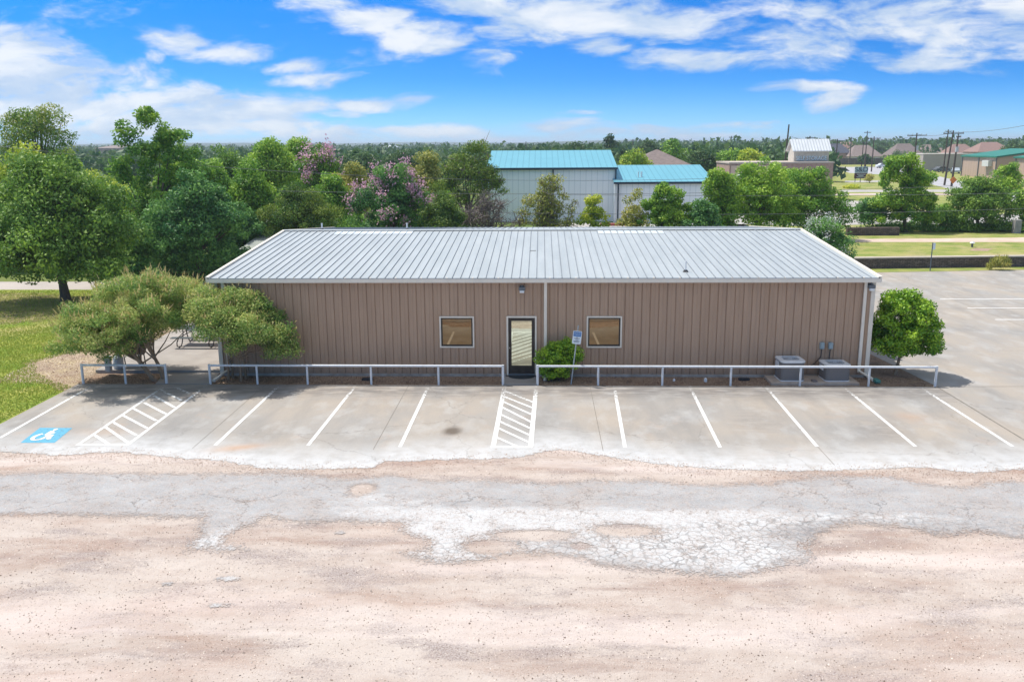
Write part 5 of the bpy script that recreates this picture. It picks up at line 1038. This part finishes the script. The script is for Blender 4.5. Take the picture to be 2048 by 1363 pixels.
# left-hand pieces behind the trees
r = thing('white_outbuilding', 'white outbuilding showing through the gap behind the left trees', 'building', (PY(490, 500, 66).x, 66, 0)); MB().box(-2.6, 2.2, 0, 5, 0, PY(480, 452, 66).z).build('wall', WHW, r); MB().box(-2.8, 2.4, -.2, 5.2, PY(480, 452, 66).z, PY(480, 452, 66).z+.2).build('roof', WMR, r)
q = PY(478, 500, 57.5); q2 = PY(560, 500, 57.5); zt = PY(500, 498, 57.5).z; r = thing('low_shed', 'low shed with mossy grey roof behind the left roof edge', 'shed', (q.x, 57.5, 0))
MB().box(.15, q2.x-q.x, .2, 3, 0, zt).build('wall', pm('shed_wall', (.22, .19, .18), None), r); MB().add([(0, 0, zt), (q2.x-q.x+.2, 0, zt), (q2.x-q.x+.2, 3.2, zt+.65), (.4, 3.2, zt+.65), (0, 0, zt-.1), (q2.x-q.x+.2, 0, zt-.1), (q2.x-q.x+.2, 3.2, zt+.55), (.4, 3.2, zt+.55)], [(0, 1, 2, 3), (0, 4, 5, 1), (3, 2, 6, 7), (0, 3, 7, 4), (1, 5, 6, 2), (4, 7, 6, 5)]).build('roof', pm('mossy_roof', (.23, .26, .25), (.32, .34, .3), 2), r)
for lab, a_, b_, yt, yb, Y, wm, rm in (('long reddish school-like building on the far left hillside', 188, 238, 291, 301, 520, BRICK, TNR), ('white farmhouse far away on the horizon', 762, 786, 290.5, 299, 520, WHW, WMR)):
    hip('far_house', lab, a_, b_, yt, (yt+yb)/2+.5, Y, 30, rm, wm, ridge=.5)
r = thing('garden_canopy', 'small white pyramid canopy before the brick storage building', 'canopy', (PY(1487, 345, 118).x, 118, TZ))
zc = PY(1487, 353, 118).z-TZ; MB().add([(-.8, -.8, zc), (.8, -.8, zc), (.8, .8, zc), (-.8, .8, zc), (0, 0, zc+.7)], [(0, 1, 4), (1, 2, 4), (2, 3, 4), (3, 0, 4), (0, 3, 2, 1)]).build('roof', WMR, r)
for sx_, sy_ in ((-1, -1), (1, -1), (1, 1), (-1, 1)): MB().tube([(.7*sx_, .7*sy_, 0), (.7*sx_, .7*sy_, zc)], .05, 6).build('post', VP, r)
# ---------------------------------------------------------------- poles and wires
PW = pm('pole_wood', (.07, .052, .045), (.11, .085, .07), 3, .9); INS = pm('insulator', (.5, .52, .54), None)
def pole(px, ytop, ybase, arm, Y, lab, extra=None, lean=0):
    q = PY(px, ytop, Y); b0 = PY(px, ybase, Y); x0 = q.x-lean
    r = thing('utility_pole', lab, 'utility pole', (x0, Y, TZ), group='wooden utility poles on the right'); h = q.z-TZ
    MB().tube([(0, 0, 0), (lean, 0, h)], [.2, .13], 8).build('pole', PW, r)
    if arm:
        za = h-.5; MB().box(lean-arm, lean+arm, -.22, -.14, za-.09, za+.09).build('crossarm', PW, r); mb = MB()
        for k in (-.92, -.45, .45, .92): mb.tube([(lean+arm*k, -.18, za+.09), (lean+arm*k, -.18, za+.35)], .06, 6)
        mb.build('insulator', INS, r)
    if extra:
        for dz in extra: MB().tube([(.3, 0, h-dz-.9), (.3, 0, h-dz)], .28, 10).build('transformer', INS, r)
    return r
for a in ((1578, 249, 330, 0, 165, 'tall leaning pole left of the storage tower', None, .5), (1463, 272, 300, .9, 330, 'far small pole above the trees left of the tower'), (1620, 272, 300, 1.2, 230, 'pole whose top shows above the white tower roof'),
          (1675, 278, 345, 1.9, 240, 'dark pole with crossarm just right of the storage tower'), (1735, 262, 335, 1.1, 290, 'tall thin pole left of the pale crossarm pole'), (1748.5, 273, 345, 1.7, 245, 'pole with wide crossarm beside the tall thin one'),
          (1727, 283, 335, 1.4, 300, 'short distant pole behind the round dark tree'), (1834, 266, 345, 2.05, 190, 'pole with crossarm and grey transformer above the tall green tree', (2.6, 7.0)),
          (1907, 261, 368, 1.85, 165, 'thick dark pole with wide crossarm before the warehouse', None, .65), (1917, 268, 362, .4, 160, 'grey pole with transformer immediately right of the thick one', (2.2,), .3),
          (1897, 259, 320, .8, 230, 'thin far pole left of the thick dark one', None, .3), (1703, 274, 300, .6, 330, 'tiny far pole between the tower and the first houses'), (1266, 278, 300, .8, 330, 'small far pole above the right end of the blue roof'),
          (1052, 283, 300, 0, 300, 'bare thin pole above the left part of the blue roof')):
    pole(*a)
WR = pm('wire_grey', (.16, .16, .17), None)
for x0, y0, x1, y1, Y0, Y1, sag, lab in ((-60, 286, 1420, 357, 60, 70, 1.0, 'long thin overhead wire crossing the trees and white sheds'), (560, 382, 1900, 372, 60, 75, .4, 'upper overhead wire passing in front of the white sheds'),
     (1000, 425, 2100, 415, 62, 70, .3, 'lower overhead wire in front of the sheds'), (980, 387, 2100, 385, 66, 70, .2, 'middle overhead wire before the lower shed and right-hand trees'),
     (1575, 272, 1675, 281, 165, 240, .5, 'wire strung between the poles either side of the tower'), (1748, 276, 1834, 269, 245, 190, .8, 'wire between the two crossarm poles'), (1834, 268, 1907, 264, 190, 165, .5, 'wire from the transformer pole to the thick dark pole'), (1907, 264, 2100, 240, 165, 120, .5, 'wire leaving the thick dark pole to the right')):
    a = PY(x0, y0, Y0); c = PY(x1, y1, Y1); pts = [a.lerp(c, k/16)-Vector((0, 0, sag*4*(k/16)*(1-k/16))) for k in range(17)]
    tag(MB().tube(pts, .014 if Y0 < 100 else .03, 4, False).build('overhead_wire', WR), lab, 'wire', 'overhead wires')
# cars
TY = pm('tyre', (.02, .02, .02), None, rough=.9); CG = pm('car_glass', (.03, .035, .04), None, rough=.1)
def car(label, px, py, m, rzz=0):
    q = P(px, py, TZ); r = thing('parked_car', label, 'car', q, rzz, 'cars by the far road')
    pr_ = [(-2.2, .35), (-2.2, .85), (-1.9, 1.0), (-1.5, 1.05), (-1.0, 1.45), (.5, 1.45), (1.2, 1.02), (2.0, .88), (2.2, .7), (2.2, .35)]
    MB().extz(pr_, -.88, .88).build('body', m, r, .08, seg=3)
    MB().extz([(-1.35, 1.06), (-.95, 1.38), (.42, 1.38), (.98, 1.06)], -.90, .90).build('windows', CG, r)
    for X in (-1.35, 1.35):
        for Yy in (-.85, .85):
            w_ = MB().tube([(X, Yy-.1, .33), (X, Yy+.1, .33)], .33, 14).build('wheel', TY, r); MB().tube([(X, Yy-.115, .33), (X, Yy+.115, .33)], .18, 10).build('rim', INS, w_)
car('white car on the road behind the business sign', 1766, 336, pm('car_white', (.7, .74, .78), None, rough=.25), R(5))
car('dark grey car parked below the beige building', 1882, 344, pm('car_grey', (.10, .11, .12), None, rough=.25), R(15))
car('pale silver car parked beside the thick dark pole', 1910, 347, pm('car_silver', (.4, .45, .5), None, rough=.25), R(70))
q = P(1904, 381, TZ); r = thing('warning_sign', 'orange diamond warning sign by the far road', 'sign', (q.x, q.y, TZ)); MB().tube([(0, 0, 0), (0, 0, 1.6)], .04, 6).build('post', LG, r)
MB().extz([(-.6, 1.7), (0, 1.1), (.6, 1.7), (0, 2.3)], -.08, -.05).build('sign_board', pm('orange', (.75, .24, .05), None), r)
# ---------------------------------------------------------------- haze
m, t = newmat('haze_air'); pv = t.node('ShaderNodeVolumePrincipled'); pv.inputs['Color'].default_value = (.78, .88, 1, 1); pv.inputs['Density'].default_value = .0003; pv.inputs['Anisotropy'].default_value = 0.2
o = t.node('ShaderNodeOutputMaterial'); t.l.new(pv.outputs[0], o.inputs['Volume'])
HAZE = True
if HAZE:
    hzb = MB().box(-5010, 5010, -410, 9010, -3.0, 42).build('haze', m); tag(hzb, 'thin pale blue haze over the distance', 'haze', kind='stuff')
